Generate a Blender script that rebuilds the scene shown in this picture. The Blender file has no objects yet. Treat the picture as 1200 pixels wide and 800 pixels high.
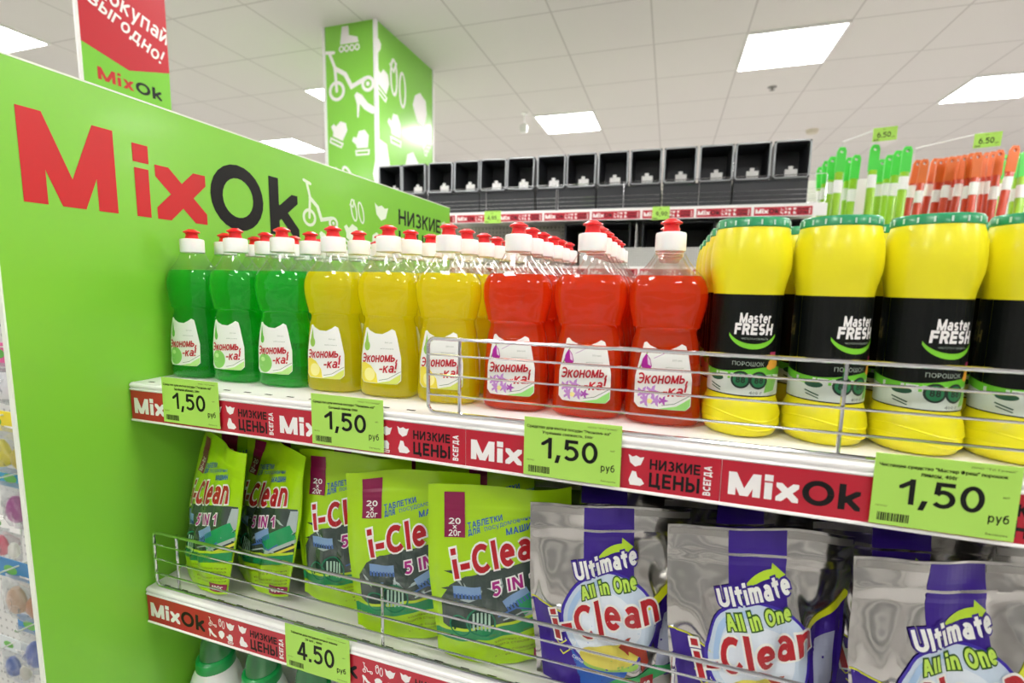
import bpy, math, random
from mathutils import Matrix, Vector
from mathutils.geometry import tessellate_polygon
random.seed(7)
S = bpy.context.scene
COL = S.collection
PI = math.pi

# ------------------------------------------------------------------ camera, world, exposure
cam = bpy.data.cameras.new('camera')
cam.sensor_width = 36; cam.lens = 17.053; cam.clip_start = .02
cam.dof.use_dof = True; cam.dof.focus_distance = .62; cam.dof.aperture_fstop = 5.0
co = bpy.data.objects.new('camera', cam); COL.objects.link(co)
rx, ry, rz = 1.44811, .01711, .30935
co.matrix_world = (Matrix.Translation((.6928, -.46, 1.45)) @ Matrix.Rotation(rz, 4, 'Z')
                   @ Matrix.Rotation(rx, 4, 'X') @ Matrix.Rotation(ry, 4, 'Z'))
S.camera = co
S.view_settings.view_transform = 'Standard'; S.view_settings.look = 'None'
S.view_settings.exposure = 1.38; S.view_settings.gamma = 1; S.view_settings.use_curve_mapping = False
w = bpy.data.worlds.new('world'); S.world = w; w.use_nodes = True
w.node_tree.nodes['Background'].inputs[0].default_value = (.9, .95, 1, 1)
w.node_tree.nodes['Background'].inputs[1].default_value = .3
LAMP_STRENGTH = 13.0
S.cycles.max_bounces = 12; S.cycles.transparent_max_bounces = 24
S.cycles.transmission_bounces = 10; S.cycles.diffuse_bounces = 5

# ------------------------------------------------------------------ materials
def lin(h):
    h = h.lstrip('#'); o = []
    for i in (0, 2, 4):
        c = int(h[i:i+2], 16)/255
        o.append(c/12.92 if c <= .04045 else ((c+.055)/1.055)**2.4)
    return (*o, 1)
MATS = {}
def M(name, hexc='#ffffff', rough=.5, metal=0, spec=.5, coat=0, **kw):
    if name in MATS: return MATS[name]
    m = bpy.data.materials.new(name); m.use_nodes = True
    b = m.node_tree.nodes['Principled BSDF']
    b.inputs['Base Color'].default_value = lin(hexc)
    b.inputs['Roughness'].default_value = rough; b.inputs['Metallic'].default_value = metal
    b.inputs['Specular IOR Level'].default_value = spec
    b.inputs['Coat Weight'].default_value = coat
    b.inputs['Coat Roughness'].default_value = .12
    for k, v in kw.items(): b.inputs[k.replace('_', ' ')].default_value = v
    MATS[name] = m
    return m
def nodes(m): return m.node_tree.nodes, m.node_tree.links, m.node_tree.nodes['Principled BSDF']
def bump(m, scale=40, strength=.2, detail=2, dist=.002, stretch=(1, 1, 1)):
    n, l, b = nodes(m)
    tc = n.new('ShaderNodeTexCoord'); mp = n.new('ShaderNodeMapping'); mp.inputs['Scale'].default_value = stretch
    t = n.new('ShaderNodeTexNoise'); t.inputs['Scale'].default_value = scale; t.inputs['Detail'].default_value = detail
    bp = n.new('ShaderNodeBump'); bp.inputs['Strength'].default_value = strength; bp.inputs['Distance'].default_value = dist
    l.new(tc.outputs['Object'], mp.inputs[0]); l.new(mp.outputs[0], t.inputs['Vector'])
    l.new(t.outputs['Fac'], bp.inputs['Height']); l.new(bp.outputs[0], b.inputs['Normal'])
    return m
def gridmask(m, axes, pitch, origin, width, colour, dots=False):
    """lines (or holes) repeating over the object's own coordinates"""
    n, l, b = nodes(m)
    tc = n.new('ShaderNodeTexCoord'); sp = n.new('ShaderNodeSeparateXYZ'); l.new(tc.outputs['Object'], sp.inputs[0])
    ms = []
    for a, p, o in zip(axes, pitch, origin):
        s = n.new('ShaderNodeMath'); s.operation = 'SUBTRACT'; l.new(sp.outputs[a], s.inputs[0]); s.inputs[1].default_value = o
        d = n.new('ShaderNodeMath'); d.operation = 'DIVIDE'; l.new(s.outputs[0], d.inputs[0]); d.inputs[1].default_value = p
        f = n.new('ShaderNodeMath'); f.operation = 'PINGPONG'; l.new(d.outputs[0], f.inputs[0]); f.inputs[1].default_value = .5
        c = n.new('ShaderNodeMath'); c.operation = 'LESS_THAN'; l.new(f.outputs[0], c.inputs[0]); c.inputs[1].default_value = width/p/2
        ms.append(c)
    x = n.new('ShaderNodeMath'); x.operation = 'MULTIPLY' if dots else 'MAXIMUM'
    l.new(ms[0].outputs[0], x.inputs[0]); l.new(ms[1].outputs[0], x.inputs[1])
    mx = n.new('ShaderNodeMix'); mx.data_type = 'RGBA'
    mx.inputs['A'].default_value = b.inputs['Base Color'].default_value; mx.inputs['B'].default_value = lin(colour)
    l.new(x.outputs[0], mx.inputs['Factor']); l.new(mx.outputs['Result'], b.inputs['Base Color'])
    return m
def emis(name, strength, hexc='#ffffff'):
    m = bpy.data.materials.new(name); m.use_nodes = True; n = m.node_tree.nodes; n.clear()
    e = n.new('ShaderNodeEmission'); e.inputs[0].default_value = lin(hexc); e.inputs[1].default_value = strength
    o = n.new('ShaderNodeOutputMaterial'); m.node_tree.links.new(e.outputs[0], o.inputs[0]); return m
def clear_plastic(name, tint='#ffffff', gloss=.03, body=.04, rough=.03):
    m = bpy.data.materials.new(name); m.use_nodes = True; n = m.node_tree.nodes; l = m.node_tree.links; n.clear()
    tr = n.new('ShaderNodeBsdfTransparent'); tr.inputs[0].default_value = lin(tint)
    df = n.new('ShaderNodeBsdfTranslucent'); df.inputs[0].default_value = lin(tint)
    gl = n.new('ShaderNodeBsdfGlossy'); gl.inputs['Roughness'].default_value = rough
    m0 = n.new('ShaderNodeMixShader'); m0.inputs[0].default_value = body
    l.new(tr.outputs[0], m0.inputs[1]); l.new(df.outputs[0], m0.inputs[2])
    fr = n.new('ShaderNodeLayerWeight'); pw = n.new('ShaderNodeMath'); pw.operation = 'POWER'; pw.inputs[1].default_value = 4.5; l.new(fr.outputs['Facing'], pw.inputs[0])
    ad = n.new('ShaderNodeMath'); ad.operation = 'MULTIPLY_ADD'; ad.inputs[1].default_value = .85; ad.inputs[2].default_value = .05+gloss; l.new(pw.outputs[0], ad.inputs[0])
    m1 = n.new('ShaderNodeMixShader'); l.new(ad.outputs[0], m1.inputs[0])
    l.new(m0.outputs[0], m1.inputs[1]); l.new(gl.outputs[0], m1.inputs[2])
    o = n.new('ShaderNodeOutputMaterial'); l.new(m1.outputs[0], o.inputs[0]); return m
def liquid_mat(name, clear, deep, milky):
    m = bpy.data.materials.new(name); m.use_nodes = True; n = m.node_tree.nodes; l = m.node_tree.links; n.clear()
    rf = n.new('ShaderNodeBsdfGlass'); rf.inputs['IOR'].default_value = 1.22; rf.inputs['Roughness'].default_value = .0
    rf.inputs[0].default_value = lin(clear)
    tr = n.new('ShaderNodeBsdfTransparent'); tr.inputs[0].default_value = lin(clear)
    tl = n.new('ShaderNodeBsdfTranslucent'); tl.inputs[0].default_value = lin(deep)
    df = n.new('ShaderNodeBsdfDiffuse'); df.inputs[0].default_value = lin(deep)
    def mix(f, a, b):
        x = n.new('ShaderNodeMixShader'); x.inputs[0].default_value = f
        l.new(a.outputs[0], x.inputs[1]); l.new(b.outputs[0], x.inputs[2]); return x
    tc = n.new('ShaderNodeTexCoord'); nz = n.new('ShaderNodeTexNoise'); nz.inputs['Scale'].default_value = 45; nz.inputs['Detail'].default_value = 1
    bp = n.new('ShaderNodeBump'); bp.inputs['Strength'].default_value = .5; bp.inputs['Distance'].default_value = .004
    l.new(tc.outputs['Object'], nz.inputs['Vector']); l.new(nz.outputs['Fac'], bp.inputs['Height']); l.new(bp.outputs[0], rf.inputs['Normal'])
    a = mix(.25, rf, tr); b = mix(.5, tl, df); d = mix(milky, a, b)
    o = n.new('ShaderNodeOutputMaterial'); l.new(d.outputs[0], o.inputs[0]); return m

GREEN = M('panel_green', '#82ca3a', .32, coat=.15)
WHITE = M('white_paint', '#f0f0ee', .4)
INK_W = M('ink_white', '#f4f2f0', .45); INK_K = M('ink_black', '#0f0e0e', .5, spec=.3); INK_R = M('ink_red', '#c9161a', .4)
INK_PALE = M('ink_pale', '#e2efd6', .45)
STRIPRED = M('strip_red', '#bd0f2c', .35, coat=.3); LIME = M('tag_lime', '#b0e25f', .5)
CHROME = M('chrome', '#d9dbdf', .1, 1)
STEEL_W = M('shelf_white', '#eeece9', .38)
DARK = M('slot_dark', '#17171a', .7)

# ------------------------------------------------------------------ mesh builder
class MB:
    def __init__(s): s.v = []; s.f = []; s.fm = []; s.sm = []; s.mats = []
    def slot(s, m):
        if m not in s.mats: s.mats.append(m)
        return s.mats.index(m)
    def face(s, pts, m, smooth=False):
        b = len(s.v); s.v += [tuple(p) for p in pts]; s.f.append(tuple(range(b, b+len(pts)))); s.fm.append(s.slot(m)); s.sm.append(smooth)
    def raw(s, vs, fs, m, smooth=True):
        b = len(s.v); s.v += [tuple(p) for p in vs]; k = s.slot(m)
        for f in fs: s.f.append(tuple(i+b for i in f)); s.fm.append(k); s.sm.append(smooth)
    def box(s, x0, y0, z0, x1, y1, z1, m, bev=0, xf=None):
        if bev:
            # rounded-edge slab: three nested rings
            vs = []
            b = bev
            for z, i in ((z0, b), (z0+b, 0), (z1-b, 0), (z1, b)):
                for (x, y) in ((x0+i, y0+i+0), (x1-i, y0+i), (x1-i, y1-i), (x0+i, y1-i)): vs.append((x, y, z))
            fs = [(3, 2, 1, 0), (12, 13, 14, 15)]
            for r in range(3):
                for k in range(4): fs.append((r*4+k, r*4+(k+1) % 4, r*4+4+(k+1) % 4, r*4+4+k))
        else:
            vs = [(x, y, z) for z in (z0, z1) for (x, y) in ((x0, y0), (x1, y0), (x1, y1), (x0, y1))]
            fs = [(3, 2, 1, 0), (4, 5, 6, 7)]+[(k, (k+1) % 4, 4+(k+1) % 4, 4+k) for k in range(4)]
        if xf: vs = [xf @ Vector(p) for p in vs]
        s.raw(vs, fs, m, False); return s
    def lathe(s, prof, m, n=28, c=(0, 0, 0), sq=2.0, cap=(True, True), smooth=True, fn=None):
        """prof: (z, half_width, half_depth); sq: superellipse exponent"""
        vs = []; fs = []
        for (z, a, b) in prof:
            for k in range(n):
                t = 2*PI*k/n; ct, st = math.cos(t), math.sin(t)
                x = a*math.copysign(abs(ct)**(2/sq), ct); y = b*math.copysign(abs(st)**(2/sq), st)
                p = (c[0]+x, c[1]+y, c[2]+z)
                vs.append(fn(p) if fn else p)
        for r in range(len(prof)-1):
            for k in range(n): fs.append((r*n+k, r*n+(k+1) % n, (r+1)*n+(k+1) % n, (r+1)*n+k))
        if cap[0]: fs.append(tuple(reversed(range(n))))
        if cap[1]: fs.append(tuple(range((len(prof)-1)*n, len(prof)*n)))
        s.raw(vs, fs, m, smooth); return s
    def tube(s, pts, r, m, n=8, closed=False, flat=None):
        pts = [Vector(p) for p in pts]; vs = []; fs = []; N = len(pts)
        up = None
        for i, p in enumerate(pts):
            a = pts[i-1] if (i or closed) else p; b = pts[(i+1) % N] if (i < N-1 or closed) else p
            t = (b-a).normalized()
            if up is None: up = Vector((0, 0, 1)) if abs(t.z) < .9 else Vector((0, 1, 0))
            sd = t.cross(up).normalized(); up = sd.cross(t).normalized()
            for k in range(n):
                q = 2*PI*k/n; vs.append(p+sd*(r*math.cos(q))+up*((flat or r)*math.sin(q)))
        for i in range(N if closed else N-1):
            j = (i+1) % N
            for k in range(n): fs.append((i*n+k, i*n+(k+1) % n, j*n+(k+1) % n, j*n+k))
        if not closed: fs += [tuple(reversed(range(n))), tuple(range((N-1)*n, N*n))]
        s.raw(vs, fs, m, True); return s
    def grid(s, fn, nu, nv, m, smooth=True, us=(0, 1), vs_=(0, 1)):
        vs = [fn(us[0]+(us[1]-us[0])*i/nu, vs_[0]+(vs_[1]-vs_[0])*j/nv) for j in range(nv+1) for i in range(nu+1)]
        fs = [(j*(nu+1)+i, j*(nu+1)+i+1, (j+1)*(nu+1)+i+1, (j+1)*(nu+1)+i) for j in range(nv) for i in range(nu)]
        s.raw(vs, fs, m, smooth); return s
    def ink(s, polys, m, fn, off=.0002, cell=None):
        """convex 2-D polygons laid on a surface fn(u, v, off)"""
        for i, q in enumerate(polys):        # crossing strokes must not share one plane
            for p in (slice_polys([q], cell) if cell else [q]): s.face([fn(x, y, off+(i % 13)*1.2e-5) for (x, y) in p], m, False)
        return s
    def build(s, name, parent=None, loc=(0, 0, 0), rot=None, sharp=38):
        me = bpy.data.meshes.new(name); me.from_pydata(s.v, [], s.f)
        for m in s.mats: me.materials.append(m)
        me.polygons.foreach_set('material_index', s.fm); me.polygons.foreach_set('use_smooth', s.sm)
        me.update(); me.set_sharp_from_angle(angle=math.radians(sharp))
        o = bpy.data.objects.new(name, me); COL.objects.link(o)
        if parent: o.parent = parent
        o.location = loc
        if rot: o.rotation_euler = rot
        return o

def tag(o, label, cat, group=None, kind=None):
    if label: o['label'] = label
    if cat: o['category'] = cat
    if group: o['group'] = group
    if kind: o['kind'] = kind
    return o
def struct(o): o['kind'] = 'structure'; return o
def empty(name, loc=(0, 0, 0), rot=None):
    o = bpy.data.objects.new(name, None); COL.objects.link(o); o.location = loc; o.empty_display_size = .02
    if rot: o.rotation_euler = rot
    return o
def dup(o, parent=None):
    c = o.copy(); COL.objects.link(c); c.parent = parent
    for ch in list(o.children): dup(ch, c)
    return c
def place(o, loc, rot=None, label=None):
    o.location = loc
    if rot: o.rotation_euler = rot
    if label: o['label'] = label
    return o
ORD = ['first', 'second', 'third', 'fourth', 'fifth', 'sixth', 'seventh', 'eighth', 'ninth', 'tenth', 'eleventh', 'twelfth', 'thirteenth',
       'fourteenth', 'fifteenth', 'sixteenth', 'seventeenth', 'eighteenth', 'nineteenth', 'twentieth']

# ------------------------------------------------------------------ 2-D shapes: clipping, strokes, lettering, icons
def clip(poly, a, b, c):
    """keep a*x + b*y <= c"""
    out = []
    for i, p in enumerate(poly):
        q = poly[(i+1) % len(poly)]; dp = a*p[0]+b*p[1]-c; dq = a*q[0]+b*q[1]-c
        if dp <= 0: out.append(p)
        if (dp < 0 < dq) or (dq < 0 < dp):
            t = dp/(dp-dq); out.append((p[0]+(q[0]-p[0])*t, p[1]+(q[1]-p[1])*t))
    return out
def slice_polys(polys, cell):
    out = []
    for p in polys:
        xs = [q[0] for q in p]; i0, i1 = math.floor(min(xs)/cell), math.ceil(max(xs)/cell)
        for i in range(i0, max(i1, i0+1)):
            a = clip(clip(p, -1, 0, -i*cell), 1, 0, (i+1)*cell)
            if len(a) < 3: continue
            ys = [q[1] for q in a]; j0, j1 = math.floor(min(ys)/cell), math.ceil(max(ys)/cell)
            for j in range(j0, max(j1, j0+1)):
                b = clip(clip(a, 0, -1, -j*cell), 0, 1, (j+1)*cell)
                if len(b) >= 3: out.append(b)
    return out
def tess(pts):
    t = tessellate_polygon([[Vector((x, y, 0)) for x, y in pts]])
    return [[pts[i] for i in tri] for tri in t]
def arc(cx, cy, rx_, ry_, a0, a1, n=12):
    return [(cx+rx_*math.cos(math.radians(a0+(a1-a0)*i/n)), cy+ry_*math.sin(math.radians(a0+(a1-a0)*i/n))) for i in range(n+1)]
def ell(cx, cy, rx_, ry_=None, n=24): return arc(cx, cy, rx_, ry_ or rx_, 0, 360, n)[:-1]
def ribbon(pts, wd, ext=False):
    pts = list(pts); closed = math.dist(pts[0], pts[-1]) < 1e-6
    if closed: pts = pts[:-1]
    n = len(pts)
    if ext and not closed:
        for e, i in ((0, 1), (-1, -2)):
            dx, dy = pts[e][0]-pts[i][0], pts[e][1]-pts[i][1]; d = math.hypot(dx, dy)
            if d > 1e-6 and (abs(dx) < 1e-4 or abs(dy) < 1e-4):
                pts[e] = (pts[e][0]+dx/d*wd/2, pts[e][1]+dy/d*wd/2)
    L, R = [], []
    for i in range(n):
        a = pts[i-1] if (i or closed) else pts[i]; b = pts[(i+1) % n] if (i < n-1 or closed) else pts[i]
        p = pts[i]
        d1 = (p[0]-a[0], p[1]-a[1]); d2 = (b[0]-p[0], b[1]-p[1])
        l1, l2 = math.hypot(*d1), math.hypot(*d2)
        if l1 < 1e-9: d1, l1 = d2, l2
        if l2 < 1e-9: d2, l2 = d1, l1
        n1 = (-d1[1]/l1, d1[0]/l1); n2 = (-d2[1]/l2, d2[0]/l2)
        m = (n1[0]+n2[0], n1[1]+n2[1]); k = m[0]*m[0]+m[1]*m[1]
        f = min(2/k if k > 1e-6 else 1, 1.6)
        o = (m[0]*f*wd/2, m[1]*f*wd/2)
        L.append((p[0]+o[0], p[1]+o[1])); R.append((p[0]-o[0], p[1]-o[1]))
    return [[L[i], L[(i+1) % n], R[(i+1) % n], R[i]] for i in range(n if closed else n-1)]
def bar(x0, y0, x1, y1, wd): return ribbon([(x0, y0), (x1, y1)], wd)[0]
def rect(x0, y0, x1, y1): return [(x0, y0), (x1, y0), (x1, y1), (x0, y1)]
def rrect(x0, y0, x1, y1, r):
    return arc(x1-r, y1-r, r, r, 0, 90, 5)+arc(x0+r, y1-r, r, r, 90, 180, 5)+arc(x0+r, y0+r, r, r, 180, 270, 5)+arc(x1-r, y0+r, r, r, 270, 360, 5)
def xform(polys, x=0, y=0, s=1, rot=0, sx=1, shear=0):
    c, n = math.cos(math.radians(rot)), math.sin(math.radians(rot)); out = []
    for p in polys:
        q = []
        for (a, b) in p:
            a = (a+shear*b)*sx*s; b = b*s
            q.append((x+a*c-b*n, y+a*n+b*c))
        out.append(q)
    return out
def bounds(polys):
    xs = [q[0] for p in polys for q in p]; ys = [q[1] for p in polys for q in p]
    return min(xs), min(ys), max(xs), max(ys)
X = .7
def _E(cx, cy, a, b): return arc(cx, cy, a, b, 0, 360, 24)
def _bowl(x, y0, y1, w_): m = (y0+y1)/2; h = (y1-y0)/2; return [(0, y1), (x, y1)]+arc(x, m, w_-x, h, 90, -90)[1:-1]+[(x, y0), (0, y0)]
GL = {
 'M': (.8, [(0, 0, 0, 1), (.8, 0, .8, 1), (0, 1, .4, 0), (.4, 0, .8, 1)]), 'i': (0, [(0, 0, 0, .62), ('d', 0, 1.06)]),
 'x': (.45, [(0, 0, .45, X), (0, X, .45, 0)]), 'O': (.75, [_E(.375, .5, .375, .5)]), 'k': (.42, [(0, 0, 0, 1), (.03, .28, .42, X), (.14, .42, .44, 0)]),
 'C': (.62, [arc(.37, .5, .37, .5, 48, 312)]), 'l': (0, [(0, 0, 0, 1)]), 'e': (.48, [arc(.24, .35, .24, .35, 0, 315, 18), (.03, .37, .46, .37)]),
 'a': (.44, [[(.05, .62)]+arc(.22, .48, .22, .22, 105, 0)+[(.44, 0)], _E(.2, .2, .2, .2)]),
 'n': (.44, [(0, 0, 0, X), arc(.22, .46, .22, .24, 180, 0)+[(.44, 0)]]), 'U': (.6, [[(0, 1), (0, .3)]+arc(.3, .3, .3, .3, 180, 360)[1:]+[(.6, 1)]]),
 't': (.3, [[(.13, .92), (.13, .18)]+arc(.27, .18, .14, .18, 180, 270)[1:], (0, X, .3, X)]),
 'm': (.74, [(0, 0, 0, X), arc(.185, .5, .185, .2, 180, 0)+[(.37, 0)], arc(.555, .5, .185, .2, 180, 0)+[(.74, 0)]]),
 'A': (.68, [(0, 0, .34, 1), (.34, 1, .68, 0), (.14, .3, .54, .3)]), 'I': (0, [(0, 0, 0, 1)]), 'N': (.6, [(0, 0, 0, 1), (.6, 0, .6, 1), (0, 1, .6, 0)]),
 'F': (.46, [(0, 0, 0, 1), (0, 1, .46, 1), (0, .5, .4, .5)]), 'E': (.46, [(0, 0, 0, 1), (0, 1, .46, 1), (0, .5, .4, .5), (0, 0, .46, 0)]),
 'R': (.52, [(0, 0, 0, 1), _bowl(.27, .46, 1, .52), (.26, .46, .54, 0)]), 'S': (.5, [arc(.25, .74, .24, .26, 35, 262)+arc(.25, .25, .25, .25, 85, -148)]),
 's': (.38, [[(a*.76, b*.7) for a, b in arc(.25, .74, .24, .26, 35, 262)+arc(.25, .25, .25, .25, 85, -148)]]), 'H': (.58, [(0, 0, 0, 1), (.58, 0, .58, 1), (0, .5, .58, .5)]),
 'r': (.28, [(0, 0, 0, X), arc(.27, .42, .27, .28, 180, 85)]), 'o': (.48, [_E(.24, .35, .24, .35)]),
 'И': (.6, [(0, 0, 0, 1), (.6, 0, .6, 1), (0, 0, .6, 1)]), 'З': (.46, [arc(.2, .75, .24, .25, 145, -90)+arc(.2, .25, .27, .25, 90, -145)]),
 'К': (.5, [(0, 0, 0, 1), (.03, .45, .5, 1), (.16, .58, .52, 0)]), 'Ц': (.64, [(0, 0, 0, 1), (.52, 0, .52, 1), (0, 0, .62, 0), (.66, 0, .66, -.15)]),
 'Ы': (.78, [(0, 0, 0, 1), _bowl(.24, 0, .56, .48), (.78, 0, .78, 1)]), 'В': (.5, [(0, 0, 0, 1), _bowl(.24, .53, 1, .45), _bowl(.26, 0, .53, .5)]),
 'Г': (.42, [(0, 0, 0, 1), (0, 1, .42, 1)]), 'Д': (.7, [(0, 0, .7, 0), (.1, 0, .2, 1), (.2, 1, .58, 1), (.58, 1, .58, 0), (0, 0, 0, -.18), (.7, 0, .7, -.18)]),
 'Э': (.6, [arc(.24, .5, .36, .5, 132, -132), (.18, .5, .58, .5)]), 'П': (.56, [(0, 0, 0, 1), (.56, 0, .56, 1), (0, 1, .56, 1)]), 'Т': (.56, [(.28, 0, .28, 1), (0, 1, .56, 1)]),
 'Б': (.48, [(0, 0, 0, 1), (0, 1, .44, 1), _bowl(.24, 0, .56, .48)]), 'Л': (.58, [(0, 0, .16, 1), (.16, 1, .58, 1), (.58, 1, .58, 0)]), 'Ш': (.8, [(0, 0, 0, 1), (.4, 0, .4, 1), (.8, 0, .8, 1), (0, 0, .8, 0)]),
 'к': (.42, [(0, 0, 0, X), (.03, .33, .4, X), (.12, .4, .42, 0)]), 'н': (.44, [(0, 0, 0, X), (.44, 0, .44, X), (0, .36, .44, .36)]),
 'м': (.6, [(0, 0, 0, X), (.6, 0, .6, X), (0, X, .3, .05), (.3, .05, .6, X)]), 'ь': (.42, [(0, 0, 0, X), _bowl(.2, 0, .4, .42)]),
 '!': (0, [(0, .42, 0, 1), ('d', 0, 0)]), '-': (.22, [(0, .36, .22, .36)]), 'р': (.46, [(0, -.28, 0, X), _E(.23, .35, .23, .35)]),
 'у': (.46, [(0, X, .24, .04), (.46, X, .14, -.28)]), 'б': (.46, [_E(.23, .31, .23, .31), [(0, .33), (.02, .65), (.13, .88), (.42, 1)]]),
 'п': (.44, [(0, 0, 0, X), (.44, 0, .44, X), (0, X, .44, X)]), 'и': (.46, [(0, 0, 0, X), (.46, 0, .46, X), (0, 0, .46, X)]),
 'й': (.46, [(0, 0, 0, X), (.46, 0, .46, X), (0, 0, .46, X), arc(.23, 1.04, .14, .12, 180, 360)]), 'в': (.42, [(0, 0, 0, X), _bowl(.2, .36, X, .38), _bowl(.22, 0, .36, .42)]),
 'ы': (.62, [(0, 0, 0, X), _bowl(.18, 0, .4, .38), (.62, 0, .62, X)]), 'г': (.32, [(0, 0, 0, X), (0, X, .32, X)]),
 'д': (.58, [(0, 0, .58, 0), (.09, 0, .16, X), (.16, X, .48, X), (.48, X, .48, 0), (0, 0, 0, -.16), (.58, 0, .58, -.16)]),
 '1': (.3, [(.3, 0, .3, 1), (0, .72, .29, .98)]), '5': (.48, [[(.45, 1), (.07, 1), (.04, .52)], [(.04, .52)]+arc(.22, .33, .27, .33, 112, -142)]), '0': (.5, [_E(.25, .5, .25, .5)]),
 '4': (.52, [(.4, 0, .4, 1), (.38, 1, 0, .28), (0, .26, .54, .26)]), '6': (.5, [_E(.25, .32, .25, .32), arc(.36, .34, .36, .66, 180, 92)]), ',': (.08, [(.1, .06, 0, -.2)]), '.': (0, [('d', 0, 0)]),
 '8': (.5, [_E(.25, .76, .21, .24), _E(.25, .26, .25, .26)]), '9': (.5, [_E(.25, .68, .25, .32), arc(.14, .66, .36, .66, 0, -88)]),
 '2': (.5, [arc(.25, .73, .25, .27, 165, -25)+[(0, 0)], (0, 0, .52, 0)]), ' ': (.22, []),
}
for a, b in zip('НЕСАМОРХаоеск', 'HECAMOPxaoeck'):
    if a not in GL and b in GL: GL[a] = GL[b]
GL['л'] = (.46, [(0, 0, .12, X), (.12, X, .46, X), (.46, X, .46, 0)]); GL['я'] = (.42, [(.42, 0, .42, X), [(.42, X), (.2, X)]+arc(.2, .5, .18, .2, 90, 270)[1:-1]+[(.2, .3), (.42, .3)], (.22, .3, 0, 0)]); GL['х'] = GL['x']
GL['с'] = (.42, [arc(.24, .35, .24, .35, 48, 312)]); GL['т'] = (.4, [(.2, 0, .2, X), (0, X, .4, X)])
_tc = {}
def txt(s, wt=.18, gap=.12, shear=0, cond=1.0, grow=0.0):
    """stroke lettering, cap height 1, baseline 0; grow thickens the strokes outwards (an outline)"""
    key = (s, wt, gap, shear, cond, grow)
    if key in _tc: return _tc[key]
    out = []; x = 0
    for ch in s:
        W_, st = GL[ch]; W_ *= cond; g = wt+2*grow
        T = lambda p: (x+wt/2+p[0]*cond, wt/2+p[1]*(1-wt))
        for e in st:
            if e[0] == 'd':
                p = T((e[1], e[2])); out.append(rect(p[0]-g*.55, p[1]-g*.55, p[0]+g*.55, p[1]+g*.55)); continue
            if isinstance(e, tuple):
                p, q = T(e[:2]), T(e[2:])
                if abs(q[0]-p[0]) > 1e-3 and abs(q[1]-p[1]) > 1.2*abs(q[0]-p[0]):      # steep diagonals end flat on the line
                    k = wt/2 if q[1] > p[1] else -wt/2; p, q = (p[0], p[1]-k), (q[0], q[1]+k); flat = True
                else: flat = False
                d = math.dist(p, q) or 1; u = ((q[0]-p[0])/d, (q[1]-p[1])/d)
                ax = abs(u[0]) < 1e-3 or abs(u[1]) < 1e-3; k = g/2 if ax else g
                bq = bar(p[0]-u[0]*k, p[1]-u[1]*k, q[0]+u[0]*k, q[1]+u[1]*k, g)
                e_ = g/2-(wt/2 if flat else 0); lo, hi = min(p[1], q[1])-e_, max(p[1], q[1])+e_
                bq = clip(clip(bq, 0, -1, -lo), 0, 1, hi)
                if not ax and len(bq) >= 3: bq = clip(clip(bq, -1, 0, g/2-min(p[0], q[0])), 1, 0, max(p[0], q[0])+g/2)
                if len(bq) >= 3: out.append(bq)
            else: out += ribbon([T(p) for p in e], g, True)
        x += W_+wt+(gap if ch != ' ' else 0)
    if shear: out = xform(out, shear=shear)
    _tc[key] = out
    return out
def fit(polys, x0, y0, x1, y1, rot=0, ref=None):
    """stretch into the box whose lower left is (x0, y0) before rotating about that corner"""
    a, b, c, d = bounds(ref or polys); sx, sy = (x1-x0)/(c-a), (y1-y0)/(d-b)
    q = [[((p[0]-a)*sx, (p[1]-b)*sy) for p in P] for P in polys]
    return xform(q, x0, y0, 1, rot)
_pc = {}
def small(s):
    """small print in the built-in face"""
    if s in _pc: return _pc[s]
    c = bpy.data.curves.new('small_print', 'FONT'); c.body = s; c.resolution_u = 1
    o = bpy.data.objects.new('small_print', c); COL.objects.link(o)
    dg = bpy.context.evaluated_depsgraph_get(); dg.update()
    me = bpy.data.meshes.new_from_object(o.evaluated_get(dg))
    P = [[(me.vertices[i].co.x, me.vertices[i].co.y) for i in p.vertices] for p in me.polygons]
    bpy.data.objects.remove(o); bpy.data.curves.remove(c); bpy.data.meshes.remove(me)
    _pc[s] = P
    return P
def stroke(pts, wd): return ribbon(pts, wd)+[ell(p[0], p[1], wd/2, n=8) for p in (pts[0], pts[-1])]
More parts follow.
